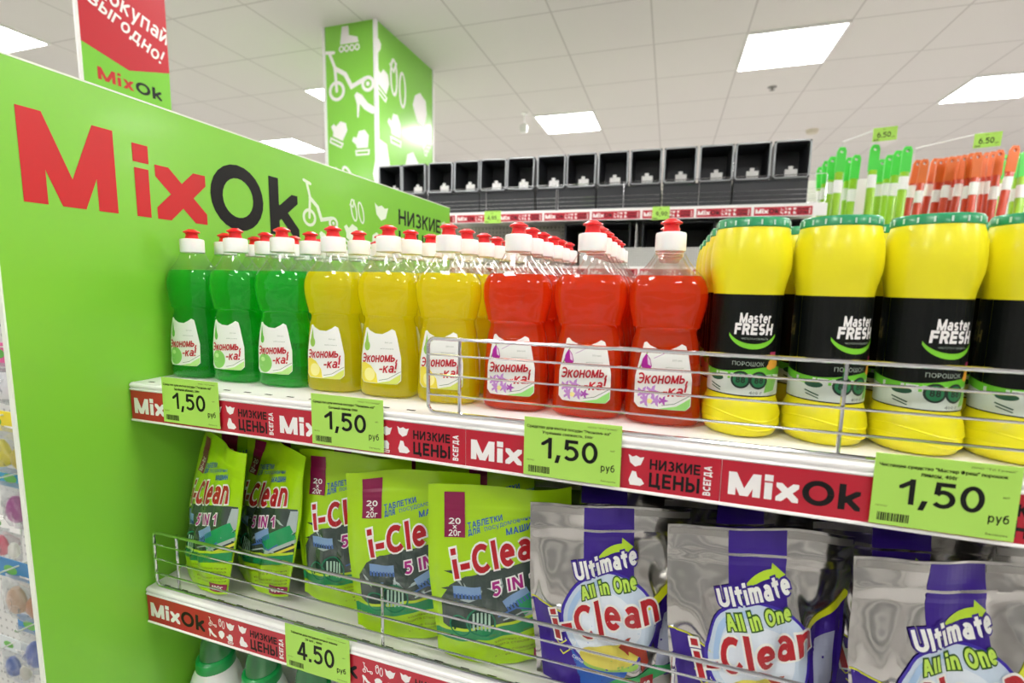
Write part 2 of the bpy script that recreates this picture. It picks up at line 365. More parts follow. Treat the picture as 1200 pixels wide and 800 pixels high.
ICON = {
 'scooter': ribbon(_E(.17, .2, .15, .15), .06)+ribbon(_E(.85, .17, .11, .11), .06)+stroke([(.17, .2), (.2, .62), (.12, .9)], .06)+stroke([(.2, .6), (.4, .45), (.5, .2), (.8, .27)], .08)+stroke([(.05, .92), (.22, .88)], .06)+[ell(.85, .17, .04, n=8)],
 'mitten': tess([(.25, .3), (.75, .3), (.8, .75), (.62, .98), (.35, .95), (.24, .7), (.1, .75), (.02, .6), (.2, .45)])+ribbon([(.22, .05), (.78, .05), (.8, .2), (.2, .2), (.22, .05)], .07),
 'heel': tess([(.0, .85), (.1, .95), (.3, .85), (.55, .55), (.98, .3), (1, .18), (.7, .18), (.4, .35), (.22, .55), (.16, .1), (.1, .1), (.1, .55)]),
 'sandals': ribbon([(a*.6+.1, b*.9+.08) for a, b in _E(.35, .55, .22, .42)], .07)+ribbon([(a*.6+.42, b*.9-.02) for a, b in _E(.45, .5, .22, .42)], .07)+stroke([(.15, .8), (.3, .7), (.42, .92)], .06),
 'slice': tess([(0, .85), (.12, .3), (.45, .05), (.8, .2), (1, .75), (.75, .68), (.5, .8), (.25, .7)]),
 'cheese': tess([(.2, .98), (.45, .95), (.55, .6), (.8, .5), (1, .2), (.75, .02), (.1, .02), (0, .35)]),
 'berry': tess([(.1, .65), (.3, .85), (.6, .9), (.85, .7), (.8, .4), (.5, .05), (.2, .25)]),
 'ball': [P for k in range(4) for P in tess(arc(.5, .5, .48, .48, k*90+6, k*90+84, 6)+[(.5+.06*math.cos(math.radians(k*90+45)), .5+.06*math.sin(math.radians(k*90+45)))])],
 'skate': tess([(.2, .95), (.5, .95), (.52, .6), (.9, .5), (.95, .3), (.1, .3), (.15, .6)])+[p for k in range(4) for p in ribbon(_E(.16+k*.24, .13, .09, .1), .06)],
}
def icon(n, x, y, s, rot=0, sx=1): return xform([[(a-.5, b-.5) for a, b in P] for P in ICON[n]], x, y, s, rot, sx)

# plane mappings
def front(x0, y0, z0): return lambda u, v, o: (x0+u, y0-o, z0+v)           # a face looking towards -y
def side(x0): return lambda u, v, o: (x0+o, u, v)                          # a face looking towards +x

# ------------------------------------------------------------------ the room
CZ = 3.12
fl = M('floor_tile', '#c9c6c3', .3); gridmask(fl, (0, 1), (.4, .4), (0, 0), .006, '#a09c98')
b = MB(); b.box(-8, -6, -.05, 9, 9, 0, fl); struct(b.build('floor'))
ct = M('ceiling_tile', '#dedad7', .8); gridmask(ct, (0, 1), (.6, .6), (.5, .3), .012, '#c4bfbc'); 
b = MB(); b.box(-8, -6, CZ, 9, 9, CZ+.05, ct); struct(b.build('ceiling'))
wl = M('wall_paint', '#e6e5e4', .7)
for nm, bx in (('wall_back', (-8, 9, 0, 9, 9.1, CZ)), ('wall_front', (-8, -6.1, 0, 9, -6, CZ)), ('wall_left', (-8.1, -6, 0, -8, 9, CZ)), ('wall_right', (9, -6, 0, 9.1, 9, CZ))):
    b = MB(); b.box(*bx, wl); struct(b.build(nm))
for nm, bx in (('baseboard_back', (-8, 8.985, 0, 9, 9, .08)), ('baseboard_left', (-8, -6, 0, -7.985, 9, .08))):
    b = MB(); b.box(*bx, M('skirting', '#8b8a88', .5)); struct(b.build(nm))
DIFF = emis('lamp_diffuser', LAMP_STRENGTH, '#fffdfa')
# recessed 600 x 600 panels in the tile grid, two staggered runs
lamps = [(-4.3, 1.5), (-.7, 1.5), (2.9, 1.5), (-6.1, 3.3), (-2.5, 3.3), (1.1, 3.3), (4.7, 3.3), (-4.3, 4.5), (-.7, 4.5), (2.9, 4.5), (6.5, 4.5),
         (-2.5, -.3), (1.1, -.3), (4.7, -.3), (-4.3, -2.1), (-.7, -2.1), (2.9, -2.1), (-2.5, -3.9), (1.1, -3.9), (-6.1, 6.9), (-2.5, 6.9), (1.1, 6.9), (4.7, 6.9)]
lamp_say = {(-4.3, 1.5): 'glowing square ceiling light cut by the left edge of the picture', (1.1, 3.3): 'largest glowing square ceiling light, above the black baskets',
            (-2.5, 3.3): 'ceiling light peeping out left of the green column, upper of two', (-.7, 4.5): 'glowing square ceiling light right of the green column, small and far',
            (2.9, 4.5): 'glowing square ceiling light above the orange handles', (-4.3, 4.5): 'ceiling light just over the green partition, left of the column'}
for (x, y) in lamps:
    t = empty('ceiling_light', (x+.3, y+.3, CZ))
    d = MB(); d.box(-.285, -.285, -.012, .285, .285, -.004, DIFF); d.build('diffuser', t)
    f = MB(); m = M('lamp_frame', '#f4f4f2', .4)
    for q in ((-.3, -.3, -.285, .3), (.285, -.3, .3, .3), (-.285, -.3, .285, -.285), (-.285, .285, .285, .3)): f.box(q[0], q[1], -.015, q[2], q[3], 0, m)
    f.build('frame', t)
    tag(t, lamp_say.get((x, y), 'glowing square ceiling light out of the picture'), 'ceiling light', 'recessed ceiling lights')
def ceil_thing(name, x, y, label, cat, prof, m):
    b = MB(); b.lathe(prof, m, 20); tag(b.build(name, None, (x, y, CZ)), label, cat)
GREYP = M('grey_plastic', '#8d8a88', .5)
ceil_thing('fire_sprinkler', 1.433, 4.333, 'small dark sprinkler head below the largest ceiling light', 'sprinkler', [(-.03, .004, .004), (-.026, .022, .022), (-.02, .006, .006), (-.006, .008, .008), (-.004, .035, .035), (0, .036, .036)], GREYP)
ceil_thing('smoke_detector', 2.065, 5.696, 'round beige detector on the ceiling right of the black baskets', 'smoke detector', [(-.045, .03, .03), (-.04, .05, .05), (-.015, .06, .06), (0, .062, .062)], M('beige_plastic', '#cfc6b4', .5))
t = empty('ceiling_sensor', (-.78, 4.42, CZ))
b = MB(); b.lathe([(-.1, .004, .004), (0, .004, .004)], WHITE, 8); b.lathe([(-.006, .03, .03), (0, .03, .03)], WHITE, 16); b.build('stem', t)
b = MB(); b.lathe([(-.19, .01, .01), (-.18, .035, .03), (-.12, .04, .03), (-.1, .02, .02)], WHITE, 16, sq=3); b.build('housing', t)
tag(t, 'small white sensor hanging from the ceiling beside the far light', 'sensor')

# clad column with white pictograms
PG = M('column_green', '#86cf45', .28, coat=.3)
b = MB(); b.box(-1.612, 2.465, 0, -1.205, 3.27, CZ, PG)
f1 = front(-1.612, 2.465, 0); f2 = side(-1.205)
A1 = [('skate', .2, 3.03, .17, 0), ('scooter', .2, 2.83, .36, 8), ('heel', .33, 2.6, .19, 0), ('mitten', .11, 2.43, .17, -25), ('mitten', .29, 2.36, .17, 0), ('sandals', .13, 2.13, .22, 25), ('ball', .29, 1.93, .26, 0),
      ('scooter', .2, 1.6, .3, 0), ('slice', .2, 1.2, .2, 0)]
A2 = [('berry', .02, 2.97, .11, 0), ('mitten', .08, 2.75, .2, -20), ('sandals', .27, 2.82, .3, 0), ('mitten', .23, 2.5, .22, 0), ('berry', .6, 2.75, .3, 20), ('skate', .66, 2.55, .2, 50), ('cheese', .13, 2.2, .38, 0), ('slice', .46, 2.3, .24, 180),
      ('berry', .38, 2.0, .18, 0), ('sandals', .66, 2.05, .24, 0), ('scooter', .1, 1.85, .3, 0), ('mitten', .5, 1.6, .2, 0)]
for (n, x, z, s, r) in A1: b.ink(icon(n, x, z, s, r), INK_W, f1, .001)
for (n, x, z, s, r) in A2: b.ink(icon(n, x+2.465, z, s, r), INK_W, f2, .001)
for e in ((-1.618, 2.458, -1.598, 2.475), (-1.22, 2.455, -1.198, 2.478), (-1.212, 3.255, -1.198, 3.276)): b.box(e[0], e[1], 0, e[2], e[3], CZ, WHITE)
struct(b.build('wall_column'))

# ------------------------------------------------------------------ the green end panel on the left
PY0, PY1, PZ1 = -.124, 1.02, 1.684
b = MB(); b.box(-.007, PY0+.001, .02, -.001, PY1, PZ1, GREEN)
b.box(-.0075, PY0-.0005, .02, -.0005, PY0+.0012, PZ1+.001, M('edge_band', '#e9efe0', .4)); b.box(-.0075, PY0, PZ1-.001, -.0005, PY1, PZ1+.0012, M('edge_band'))
f = side(-.001)
def pf(polys, y0, z0, y1, z1, m, off=.0004): b.ink(fit(polys, y0, 1.45+z0, y1, 1.45+z1), m, f, off)
L = lambda s: txt(s, .24, .1)
pf(L('M'), -.096, .080, .003, .184, INK_R); pf(L('i'), .026, .080, .047, .176, INK_R); pf(L('x'), .055, .080, .133, .154, INK_R)
pf(txt('O', .2), .141, .077, .246, .184, INK_K); pf(txt('k', .2), .260, .079, .333, .181, INK_K)
for (n, y, z, s, r, sx) in (('scooter', .398, .150, .098, 0, 1.1), ('sandals', .522, .154, .062, 15, 1.1), ('slice', .622, .168, .05, 0, 1.2), ('mitten', .50, .095, .06, -25, 1.2), ('mitten', .6, .085, .06, 20, 1.2), ('heel', .42, .075, .05, 0, 1.2)):
    b.ink(icon(n, y, 1.45+z, s, r, sx), INK_PALE, f, .0004)
pf(txt('НИЗКИЕ', .17, .14), .702, .146, .952, .186, INK_K); pf(txt('ЦЕНЫ', .17, .14), .702, .086, .90, .130, INK_K)
pf(xform(txt('ВСЕГДА', .2, .14), rot=90), .958, .085, .985, .186, INK_W)
for y in (.0, .9): b.box(-.0073, PY0+.05+y, 0, -.0005, PY0+.09+y, .02, DARK)
tag(b.build('end_panel'), 'tall green partition panel with a large red and black name', 'partition panel')

# ------------------------------------------------------------------ our shelving: steel uprights, shelves, price rails
Z1, Z2, Z3 = 1.305, 1.005, .655
SX1 = 1.62
BACKP = M('back_panel', '#3c3b3d', .55)
b = MB(); b.box(.001, .452, .1, SX1, .466, 1.42, BACKP)
tag(b.build('back_panel'), 'dark steel back panel closing the shelves behind the pouches', 'back panel')
def shelf(z, label, slots=True):
    t = empty('steel_shelf', (0, 0, z))
    p = MB(); p.box(.001, .004, -.022, SX1, .45, 0, STEEL_W)
    p.box(.001, 0, -.010, SX1, .0045, .0003, STEEL_W)
    if slots:
        for k in range(int(SX1/.0333)-1):
            x = .02+k*.0333; p.face([(x, .009, .0004), (x+.011, .009, .0004), (x+.011, .0125, .0004), (x, .0125, .0004)], DARK)
    p.build('deck', t)
    r = MB(); rm = M('rail_plastic', '#f3f2f0', .25, coat=.4)
    r.tube([(.001, .001, -.0035), (SX1, .001, -.0035)], .0035, rm, 10)
    r.box(.001, -.001, -.0525, SX1, .003, -.006, rm); r.tube([(.001, -.0015, -.0515), (SX1, -.0015, -.0515)], .0018, rm, 8)
    r.tube([(.001, -.0015, -.0085), (SX1, -.0015, -.0085)], .0015, rm, 8)
    r.build('price_rail', t)
    for x in (.02, .72, 1.42):
        k = MB(); k.face([(x, .03, -.022), (x, .45, -.022), (x, .45, -.1)], STEEL_W); k.box(x, .43, -.1, x+.004, .45, -.022, STEEL_W); k.build('bracket', t)
    return tag(t, label, 'shelf', 'white steel shelves')
shelf(Z1, 'white steel shelf carrying the dish soap bottles and yellow canisters')
shelf(Z2, 'white steel shelf below, carrying the green and silver pouches')
shelf(Z3, 'lowest white steel shelf under the green capped white bottles')
b = MB(); b.box(.001, .03, .0, SX1, .45, .12, STEEL_W); tag(b.build('plinth'), 'white steel plinth under the lowest shelf', 'plinth')

# printed strip in the price rails, 250 x 41 mm
def make_strip():
    b = MB(); b.box(0, -.0004, 0, .2494, .0004, .041, STRIPRED); f = front(0, -.0004, 0)
    I = lambda P, m: b.ink(P, m, f, .0002)
    I(fit(txt('Mix', .25, .12), .006, .010, .062, .0325), INK_W)
    I(fit(txt('Ok', .2, .12), .0645, .010, .108, .0325), INK_K)
    for i, (n, x, y, r) in enumerate((('scooter', .123, .029, 0), ('sandals', .139, .030, 0), ('slice', .154, .030, 0), ('heel', .122, .012, 0), ('berry', .138, .014, 0), ('mitten', .153, .011, 0), ('slice', .175, .031, 0), ('cheese', .176, .013, 0))):
        I(icon(n, x, y, .0145, r), INK_W)
    I(fit(txt('НИЗКИЕ', .2, .14), .1875, .0235, .232, .0335), INK_K); I(fit(txt('ЦЕНЫ', .2, .14), .1875, .0045, .232, .0205), INK_K)
    I(fit(xform(txt('ВСЕГДА', .22, .14), rot=90), .235, .0055, .2425, .0335), INK_W)
    return b.build('price_strip')
st = make_strip()
first = True
for (z, rows, say) in ((Z1-.0515, 6, 'upper'), (Z2-.0515, 5, 'lower')):
    for k in range(rows):
        o = st if first else dup(st); first = False
        place(o, (-.003+.0045*(k == 0)+.25*k, -.0014, z))
        tag(o, f'red printed strip in the {say} price rail, {ORD[k]} from the green partition', 'price strip', 'red strips in the price rails')

# lime price tags
def price_tag(loc, price, lines, label, rub=True, wd=.096, ht=.060, tilt=0):
    b = MB(); b.box(0, -.0004, 0, wd, .0004, ht, LIME); f = front(0, -.0004, 0)
    I = lambda P, m=INK_K: b.ink(P, m, f, .0002)
    for i, s in enumerate(lines):
        if not s: continue
        L_ = .42*len(s)*.0052; P = small(s); x0 = wd/2-L_/2-.004
        for dx in (-.00012, 0, .00012): I(fit(P, max(x0, .003)+dx, ht-.0112-.0052*i, min(x0+L_, wd-.004)+dx, ht-.0074-.0052*i))
    I(fit(txt(price, .16, .13), 0.018, .0160, .074, .0410))
    I(fit(txt('руб', .13, .12), .0775, .0120, .0905, .0210))
    r = random.Random(3); x = .005
    while x < .027:
        q = r.choice((.0004, .0007, .0011)); I([rect(x, .0035, x+q, .0105)]); x += q+r.choice((.0005, .0008))
    I(fit(small('08.2021'), .003, .0155, .011, .0168)); I(fit(small('ООО "ТС Гранд"'), wd-.032, ht-.0052, wd-.004, ht-.0034)); I(fit(small('шт.'), wd-.010, .034, wd-.0055, .0353))
    I(fit(small('Беларусь'), wd-.018, .003, wd-.004, .005))
    o = b.build('price_tag', None, loc, (tilt, 0, 0))
    return tag(o, label, 'price tag', 'lime price tags')
SOAP = ['Средство для мытья посуды "Экономь-ка"', 'Зелёное яблоко, 500г']
price_tag((.0655, -.0048, 1.2585), '1,50', SOAP, 'lime price tag reading 1,50 under the green dish soap')
price_tag((.303, -.0048, 1.2575), '1,50', ['Средство для мытья посуды "Экономь-ка"', 'Сочный лимон, 500г'], 'lime price tag reading 1,50 under the yellow dish soap')
price_tag((.562, -.0048, 1.2565), '1,50', ['Средство для мытья посуды "Экономь-ка"', 'Утренняя свежесть, 500г'], 'lime price tag reading 1,50 under the red dish soap')
price_tag((.861, -.0048, 1.2570), '1,50', ['Чистящее средство "Мастер Фреш" порошок', 'лимон, 400г'], 'lime price tag reading 1,50 under the yellow canisters', wd=.095)
price_tag((.2505, -.0048, .9545), '4.50', ['Таблетки для посудомоечных машин', '20 шт., 400г'], 'lime price tag reading 4.50 under the green pouches')

# chrome wire fences along the shelf fronts
def fence(x0, x1, z, ups, label, h=.0835, y=.006):
    t = empty('wire_shelf_fence', (x0, y, z)); W_ = x1-x0; r = .0085
    f = MB(); pts = []
    for (cx, cz, a0) in ((r, r+.0025, 180), (W_-r, r+.0025, 270), (W_-r, h-r, 0), (r, h-r, 90)):
        pts += [(cx+r*math.cos(math.radians(a0+i*18)), 0, cz+r*math.sin(math.radians(a0+i*18))) for i in range(6)]
    f.tube(pts, .0021, CHROME, 8, True); f.build('frame', t)
    for k in range(3):
        q = MB(); zz = .0225+k*.0218; q.tube([(.001, -.0018, zz), (W_-.001, -.0018, zz)], .0012, CHROME, 8); q.build('wire', t)
    for u in ups:
        q = MB(); q.tube([(u-x0, .0025, .0), (u-x0, .0025, h+.001)], .0019, CHROME, 8); q.build('upright', t)
    return tag(t, label, 'shelf fence', 'chrome wire fences')
fence(.449, 1.449, Z1, (.485, .838, 1.19, 1.42), 'chrome wire fence in front of the red bottles and yellow canisters')
fence(.013, 1.013, Z2, (.053, .385, .717, .985), 'chrome wire fence in front of the green and silver pouches')

# ------------------------------------------------------------------ dish soap bottles
PET = clear_plastic('clear_bottle', '#fcfdfc', 0, .02, .06)
bn, bl_ = PET.node_tree.nodes, PET.node_tree.links
_t = bn.new('ShaderNodeTexCoord'); _n = bn.new('ShaderNodeTexNoise'); _n.inputs['Scale'].default_value = 38; _b = bn.new('ShaderNodeBump'); _b.inputs['Strength'].default_value = .35; _b.inputs['Distance'].default_value = .003
bl_.new(_t.outputs['Object'], _n.inputs['Vector']); bl_.new(_n.outputs['Fac'], _b.inputs['Height'])
for _q in bn:
    if _q.type == 'BSDF_GLOSSY': bl_.new(_b.outputs[0], _q.inputs['Normal'])
CAPW = M('cap_white', '#f3f1ef', .35, Subsurface_Weight=.15); CAPR = M('nozzle_red', '#e4141c', .3, coat=.2)
BP = [(.0, .0345, .0215), (.003, .0375, .0242), (.010, .0390, .0255), (.022, .0385, .0250), (.028, .0378, .0246), (.05, .0372, .0242), (.072, .0355, .0234), (.086, .0334, .0222), (.093, .0314, .0210), (.097, .0309, .0207),
      (.0995, .0320, .0214), (.1012, .0345, .0230), (.1035, .0343, .0230), (.114, .0370, .0244), (.124, .0390, .0254), (.133, .0396, .0257), (.141, .0389, .0254), (.148, .0363, .0244), (.1535, .0322, .0226),
      (.160, .0258, .0195), (.167, .0200, .0166), (.173, .0165, .0145), (.177, .0140, .0135), (.1785, .0140, .0140)]
def body_hw(z):
    for i in range(len(BP)-1):
        a, c = BP[i], BP[i+1]
        if a[0] <= z <= c[0]:
            t = (z-a[0])/(c[0]-a[0]); return a[1]+(c[1]-a[1])*t, a[2]+(c[2]-a[2])*t
    return BP[-1][1:]
def bottle_label_map(u, v, o):
    a, d = body_hw(v); a += .0006; d += .0006; sq = 2.7
    x = max(-.985, min(.985, u/a)); y = d*(1-abs(x)**sq)**(1/sq)
    return (u, -y-o, v)
def make_bottle(kind):
    liq = {'green': liquid_mat('liquid_green', '#a6f7a6', '#1ee44c', .34), 'yellow': liquid_mat('liquid_yellow', '#fffcb4', '#fff41a', .58), 'red': liquid_mat('liquid_red', '#ffb488', '#ff5e1c', .42)}[kind]
    b = MB(); b.lathe(BP, PET, 40, sq=2.7, cap=(True, False))
    t = b.build('detergent_bottle')
    q = MB(); P = [(z+(.0012 if i == 0 else 0), a-.0009, d-.0009) for i, (z, a, d) in enumerate(BP) if z < .1525]+[(.1533, .0314, .0218)]
    q.lathe(P, liq, 40, sq=2.7); q.build('liquid', t)
    n = MB(); n.lathe([(.1775, .0135, .0135), (.1785, .0152, .0152), (.1945, .0152, .0152), (.1965, .0145, .0145), (.1972, .012, .012), (.1972, .0095, .0095)], CAPW, 30)
    cap = n.build('cap', t)
    z = MB()
    prof = [(.1972, .0088), (.2025, .0074), (.2048, .0080), (.2056, .0104), (.2066, .0108), (.2078, .0098), (.2092, .0070), (.2100, .0052), (.2106, .0048), (.2106, .0012)]
    vs = []; N = 32
    z.lathe([(a, r, r) for a, r in prof], CAPR, N); z.build('nozzle', cap)
    # label with a wavy top edge
    l = MB(); W_ = .0272
    LW = M('label_white', '#f1f3ee', .4)
    outl = [(-W_+.004, .0185), (W_-.004, .0185), (W_+.0005, .023), (W_+.0005, .05), (W_-.004, .074), (W_-.007, .0835), (W_-.011, .0855), (W_-.0155, .0825), (.004, .079), (-.006, .0795), (-W_+.013, .083), (-W_+.0095, .0865), (-W_+.007, .0855), (-W_+.0045, .074), (-W_-.0005, .05), (-W_-.0005, .023)]
    l.ink(tess(outl), LW, bottle_label_map, 0, .003)
    I = lambda P, m, o=.0002: l.ink(P, m, bottle_label_map, o, .004)
    acc = {'green': ('#8ed069', '#b9e58b'), 'yellow': ('#f2e24a', '#d9e46a'), 'red': ('#c78fd6', '#9adf7a')}[kind]
    A = M('acc_'+kind, acc[0], .4); B = M('swash_'+kind, acc[1], .4)
    I(tess([(-.004, .0187), (W_-.004, .0187), (W_, .0235), (W_, .031), (.014, .0225)]), B)
    I(ribbon([(0, .0225), (.012, .025), (W_, .034)], .0005), M('rule_green', '#3c6b3a', .5), .0003)
    if kind == 'green':
        I([ell(-.014, .032, .0125)], A); I(ribbon([(-.014, .042), (-.0135, .050)], .0012), M('stem', '#5b8a35', .5)); I([ell(-.0175, .064, .0035, .0055)], M('drop_green', '#64b93c', .4)); I(tess([(-.0205, .066), (-.0185, .082), (-.0150, .066)]), M('drop_green'))
        I([ell(-.017, .037, .004, .003)], M('shine_g', '#c4ea9d', .4), .0004)
    elif kind == 'yellow':
        I(tess([(-W_, .0235), (-.022, .019), (-.002, .019), (-.004, .030), (-.012, .040), (-.022, .044), (-W_, .042)]), A); I([ell(-.014, .029, .008)], M('lemon_pale', '#faf3a0', .4), .0003)
        I([ell(-.0175, .064, .0045, .006)], M('leaf_y', '#9dcc55', .4)); I(tess([(-.021, .066), (-.0175, .082), (-.0145, .066)]), M('leaf_y'))
    else:
        for (x, y, r) in ((-.019, .034, .0075), (-.010, .036, .008), (-.0165, .026, .007), (-.006, .027, .007), (.001, .0275, .0055)): I(tess([(x+r*(.65+.35*math.cos(5*k*PI/8))*math.cos(k*PI/8), y+r*(.65+.35*math.cos(5*k*PI/8))*math.sin(k*PI/8)) for k in range(16)]), A if x < -.003 else M('petal', '#b052b8', .4), .0003)
        I([ell(-.012, .026, .0026)], M('lemon_pale', '#faf3a0', .4), .0005)
        P_ = M('bud', '#b0109a', .35); I(tess([(-.0175, .0745), (-.0135, .0695), (-.0115, .062), (-.013, .0585), (-.019, .0585), (-.0225, .061), (-.021, .0685)]), P_, .0003); I(tess([(-.0165, .0725), (-.0135, .068), (-.0125, .062), (-.0155, .0635)]), M('bud_shine', '#efd0ea', .4), .0004)
        I(ribbon([(-.024, .058), (-.0195, .068), (-.0165, .0755)], .0013), M('leaf_r', '#8cc56a', .5)); I(ribbon([(-.010, .070), (.0, .0755)], .0004), M('petal'))
    RED = M('script_red', '#c2122a', .4)
    I(fit(txt('Экономь,', .16, .06, .22, .9), -.0250, .0410, .0245, .0545, 4), RED, .0005); I(fit(txt('-ка!', .16, .08, .22, .9), .0005, .0315, .0245, .0432, 4), RED, .0005)
    G = M('fine_print', '#9aa79a', .5)
    I(fit(small('500 мл'), .008, .068, .017, .070), G); I(fit(small('нейтральное'), .002, .0605, .019, .0625), G)
    l.build('front_label', t)
    return tag(t, 'x', 'dish soap bottle', 'dish soap bottles on the upper shelf')
xs = [.0412, .1207, .2005, .281, .362, .443, .529, .612, .692]
rowmax = {'green': 6, 'yellow': 6, 'red': 6}
for ci, x in enumerate(xs):
    kind = ('green', 'yellow', 'red')[ci//3]
    if ci % 3 == 0: proto = make_bottle(kind)
    for r in range(rowmax[kind]):
        o = proto if (ci % 3 == 0 and r == 0) else dup(proto)
        jx = random.uniform(-.001, .001) if r and ci else 0; jy = random.uniform(-.0015, .0015) if r else 0
        where = ['beside the green partition', 'in the middle column', 'next to the yellow bottles'][ci % 3] if kind == 'green' else (['next to the green bottles', 'in the middle column', 'next to the red bottles'][ci % 3] if kind == 'yellow' else ['next to the yellow bottles', 'in the middle column', 'next to the yellow canisters'][ci % 3])
        lab = f'{kind} dish soap bottle {where}, ' + ('front row' if r == 0 else f'{ORD[r]} row from the front')
        place(o, (x+jx, .0705+.0555*r+jy, Z1+.0004), (0, 0, random.uniform(-.02, .02) if r else 0), lab)

# ------------------------------------------------------------------ yellow scouring powder canisters
def make_canister():
    YEL = M('canister_yellow', '#f1e81c', .35, coat=.15)
    b = MB(); prof = [(0, .028), (.002, .032), (.008, .0350), (.016, .0357), (.026, .0352), (.034, .0328), (.038, .0313), (.042, .0311), (.134, .0311), (.138, .0314), (.146, .0326), (.158, .0352), (.166, .0360), (.176, .0358), (.186, .0346), (.194, .0328), (.1985, .0316)]
    b.lathe([(z, r, r) for z, r in prof], YEL, 48)
    # embossed ripples round the foot
    for zz in (.012, .021):
        b.tube([(math.cos(a)*.0355, math.sin(a)*.0355, zz+.004*math.sin(a*2)) for a in [k*2*PI/40 for k in range(40)]], .0009, YEL, 6, True)
    t = b.build('powder_canister')
    c = MB(); LG = M('lid_green', '#11915a', .35, coat=.2); prof = [(.1985, .0314), (.1988, .0322), (.2055, .0318), (.2072, .0306), (.2075, .0285), (.2068, .025), (.2068, .002)]
    c.lathe([(z, r, r) for z, r in prof], LG, 48)
    for k in range(18):
        a = k*2*PI/18; c.box(-.0007, -.0326, .2, .0007, -.0318, .2045, M('lid_mark', '#cfe9da', .5), xf=Matrix.Rotation(a, 4, 'Z'))
    c.build('lid', t)
    s = MB(); R = .0315
    f = lambda u, v, o: ((R+o)*math.sin(u/R+.22), -(R+o)*math.cos(u/R+.22), v)
    CIRC = PI*R
    def band(y0, y1, m, o=0): s.ink([rect(-CIRC+i*CIRC/24, y0, -CIRC+(i+1)*CIRC/24, y1) for i in range(48)], m, f, o)
    BK = M('label_black', '#070b09', .42, spec=.25); band(.040, .1365, BK)
    I = lambda P, m, o=.0003: s.ink(P, m, f, o, .004)
    WG = M('label_grey', '#cfd8cf', .4); LGm = M('label_lime', '#6cc52d', .4); DG = M('label_dkgreen', '#0d4a2d', .4)
    I([rect(-CIRC+i*.008, .0412, -CIRC+(i+1)*.008, .062) for i in range(24)], WG, .0002)
    wave = lambda x: .0585+.003*math.sin(x*60)
    for i in range(40):
        x0, x1 = -CIRC+i*CIRC/20, -CIRC+(i+1)*CIRC/20; I([[(x0, wave(x0)), (x1, wave(x1)), (x1, wave(x1)+.0075), (x0, wave(x0)+.0075)]], LGm, .0003)
    for cx in (-.004, .012): I([ell(cx, .056, .0085)], M('ring_dark', '#15261d', .4), .0005); I([ell(cx, .056, .0066)], M('ring_green', '#1c7a48', .4), .0006); I(fit(txt('88' if cx < 0 else '88', .2), cx-.004, .053, cx+.004, .059), M('ring_dark'), .0007)
    I(tess([(.018, .044), (.030, .046), (.034, .056), (.026, .062), (.020, .056)]), M('lime_fruit', '#7fbf52', .4), .0004); I([ell(.027, .072, .0065, .005)], M('orange_fruit', '#e8a63a', .4), .0004); I([ell(.023, .069, .004, .003)], M('orange_fruit'), .0005)
    I(ribbon([(-.034, .050), (-.022, .046)], .0012)+ribbon([(-.033, .047), (-.022, .0435)], .0010), DG, .0004); I([ell(-.027, .056, .0075, .003)], DG, .0005)
    I(fit(small('400 г'), .004, .0425, .016, .0455), M('fine_dark', '#5d665f', .5), .0004)
    I(fit(small('ПОРОШОК'), -.012, .0695, .016, .0735), M('fine_light', '#aab8ab', .5)); I(fit(small('ЧИСТЯЩИЙ'), -.008, .0765, .016, .0795), M('fine_light'))
    I(fit(txt('Master', .2, .08, .06, .85), -.0085, .1100, .0195, .1195), INK_W); I(fit(txt('FRESH', .24, .1, .08, .9), -.0125, .0990, .0225, .1098), INK_W)
    I(fit(small('ЧИСТОТА И СВЕЖЕСТЬ'), -.006, .0945, .018, .0962), M('fine_light'))
    arc_o = arc(.0045, .106, .0235, .0205, 205, 335, 20); arc_i = arc(.0045, .1075, .0235, .0170, 335, 205, 20)
    I([[arc_o[i], arc_o[i+1], arc_i[19-i], arc_i[20-i]] for i in range(20)], M('smile_lime', '#7ed02f', .4))
    I([rect(.022, .0795, .029, .083)], M('pink_bit', '#b83a63', .5))
    for dx in (.074, -.074): I(fit(txt('FRESH', .24, .1, .08, .9), dx-.0125, .0990, dx+.0225, .1098), M('gold_ink', '#7d7038', .4)); I(fit(txt('Master', .2, .08, .06, .85), dx-.0085, .1100, dx+.0195, .1195), M('gold_ink'))
    s.build('label_sleeve', t)
    return tag(t, 'x', 'powder canister', 'powder canisters on the upper shelf')
cxs = [.7672, .8405, .9135, .9865]; proto = make_canister()
for ci, x in enumerate(cxs):
    for r in range(5):
        o = proto if ci == r == 0 else dup(proto)
        lab = f'yellow canister with black label and green lid, {ORD[ci]} column from the bottles, '+('front row' if r == 0 else f'{ORD[r]} row')
        place(o, (x+(random.uniform(-.0004, .0004) if r else 0), .0690+.0735*r, Z1+.0004), (0, 0, (-.26, .08, -.08, -.06)[ci] if r == 0 else (0, .02, -.02)[(ci+r) % 3]), lab)
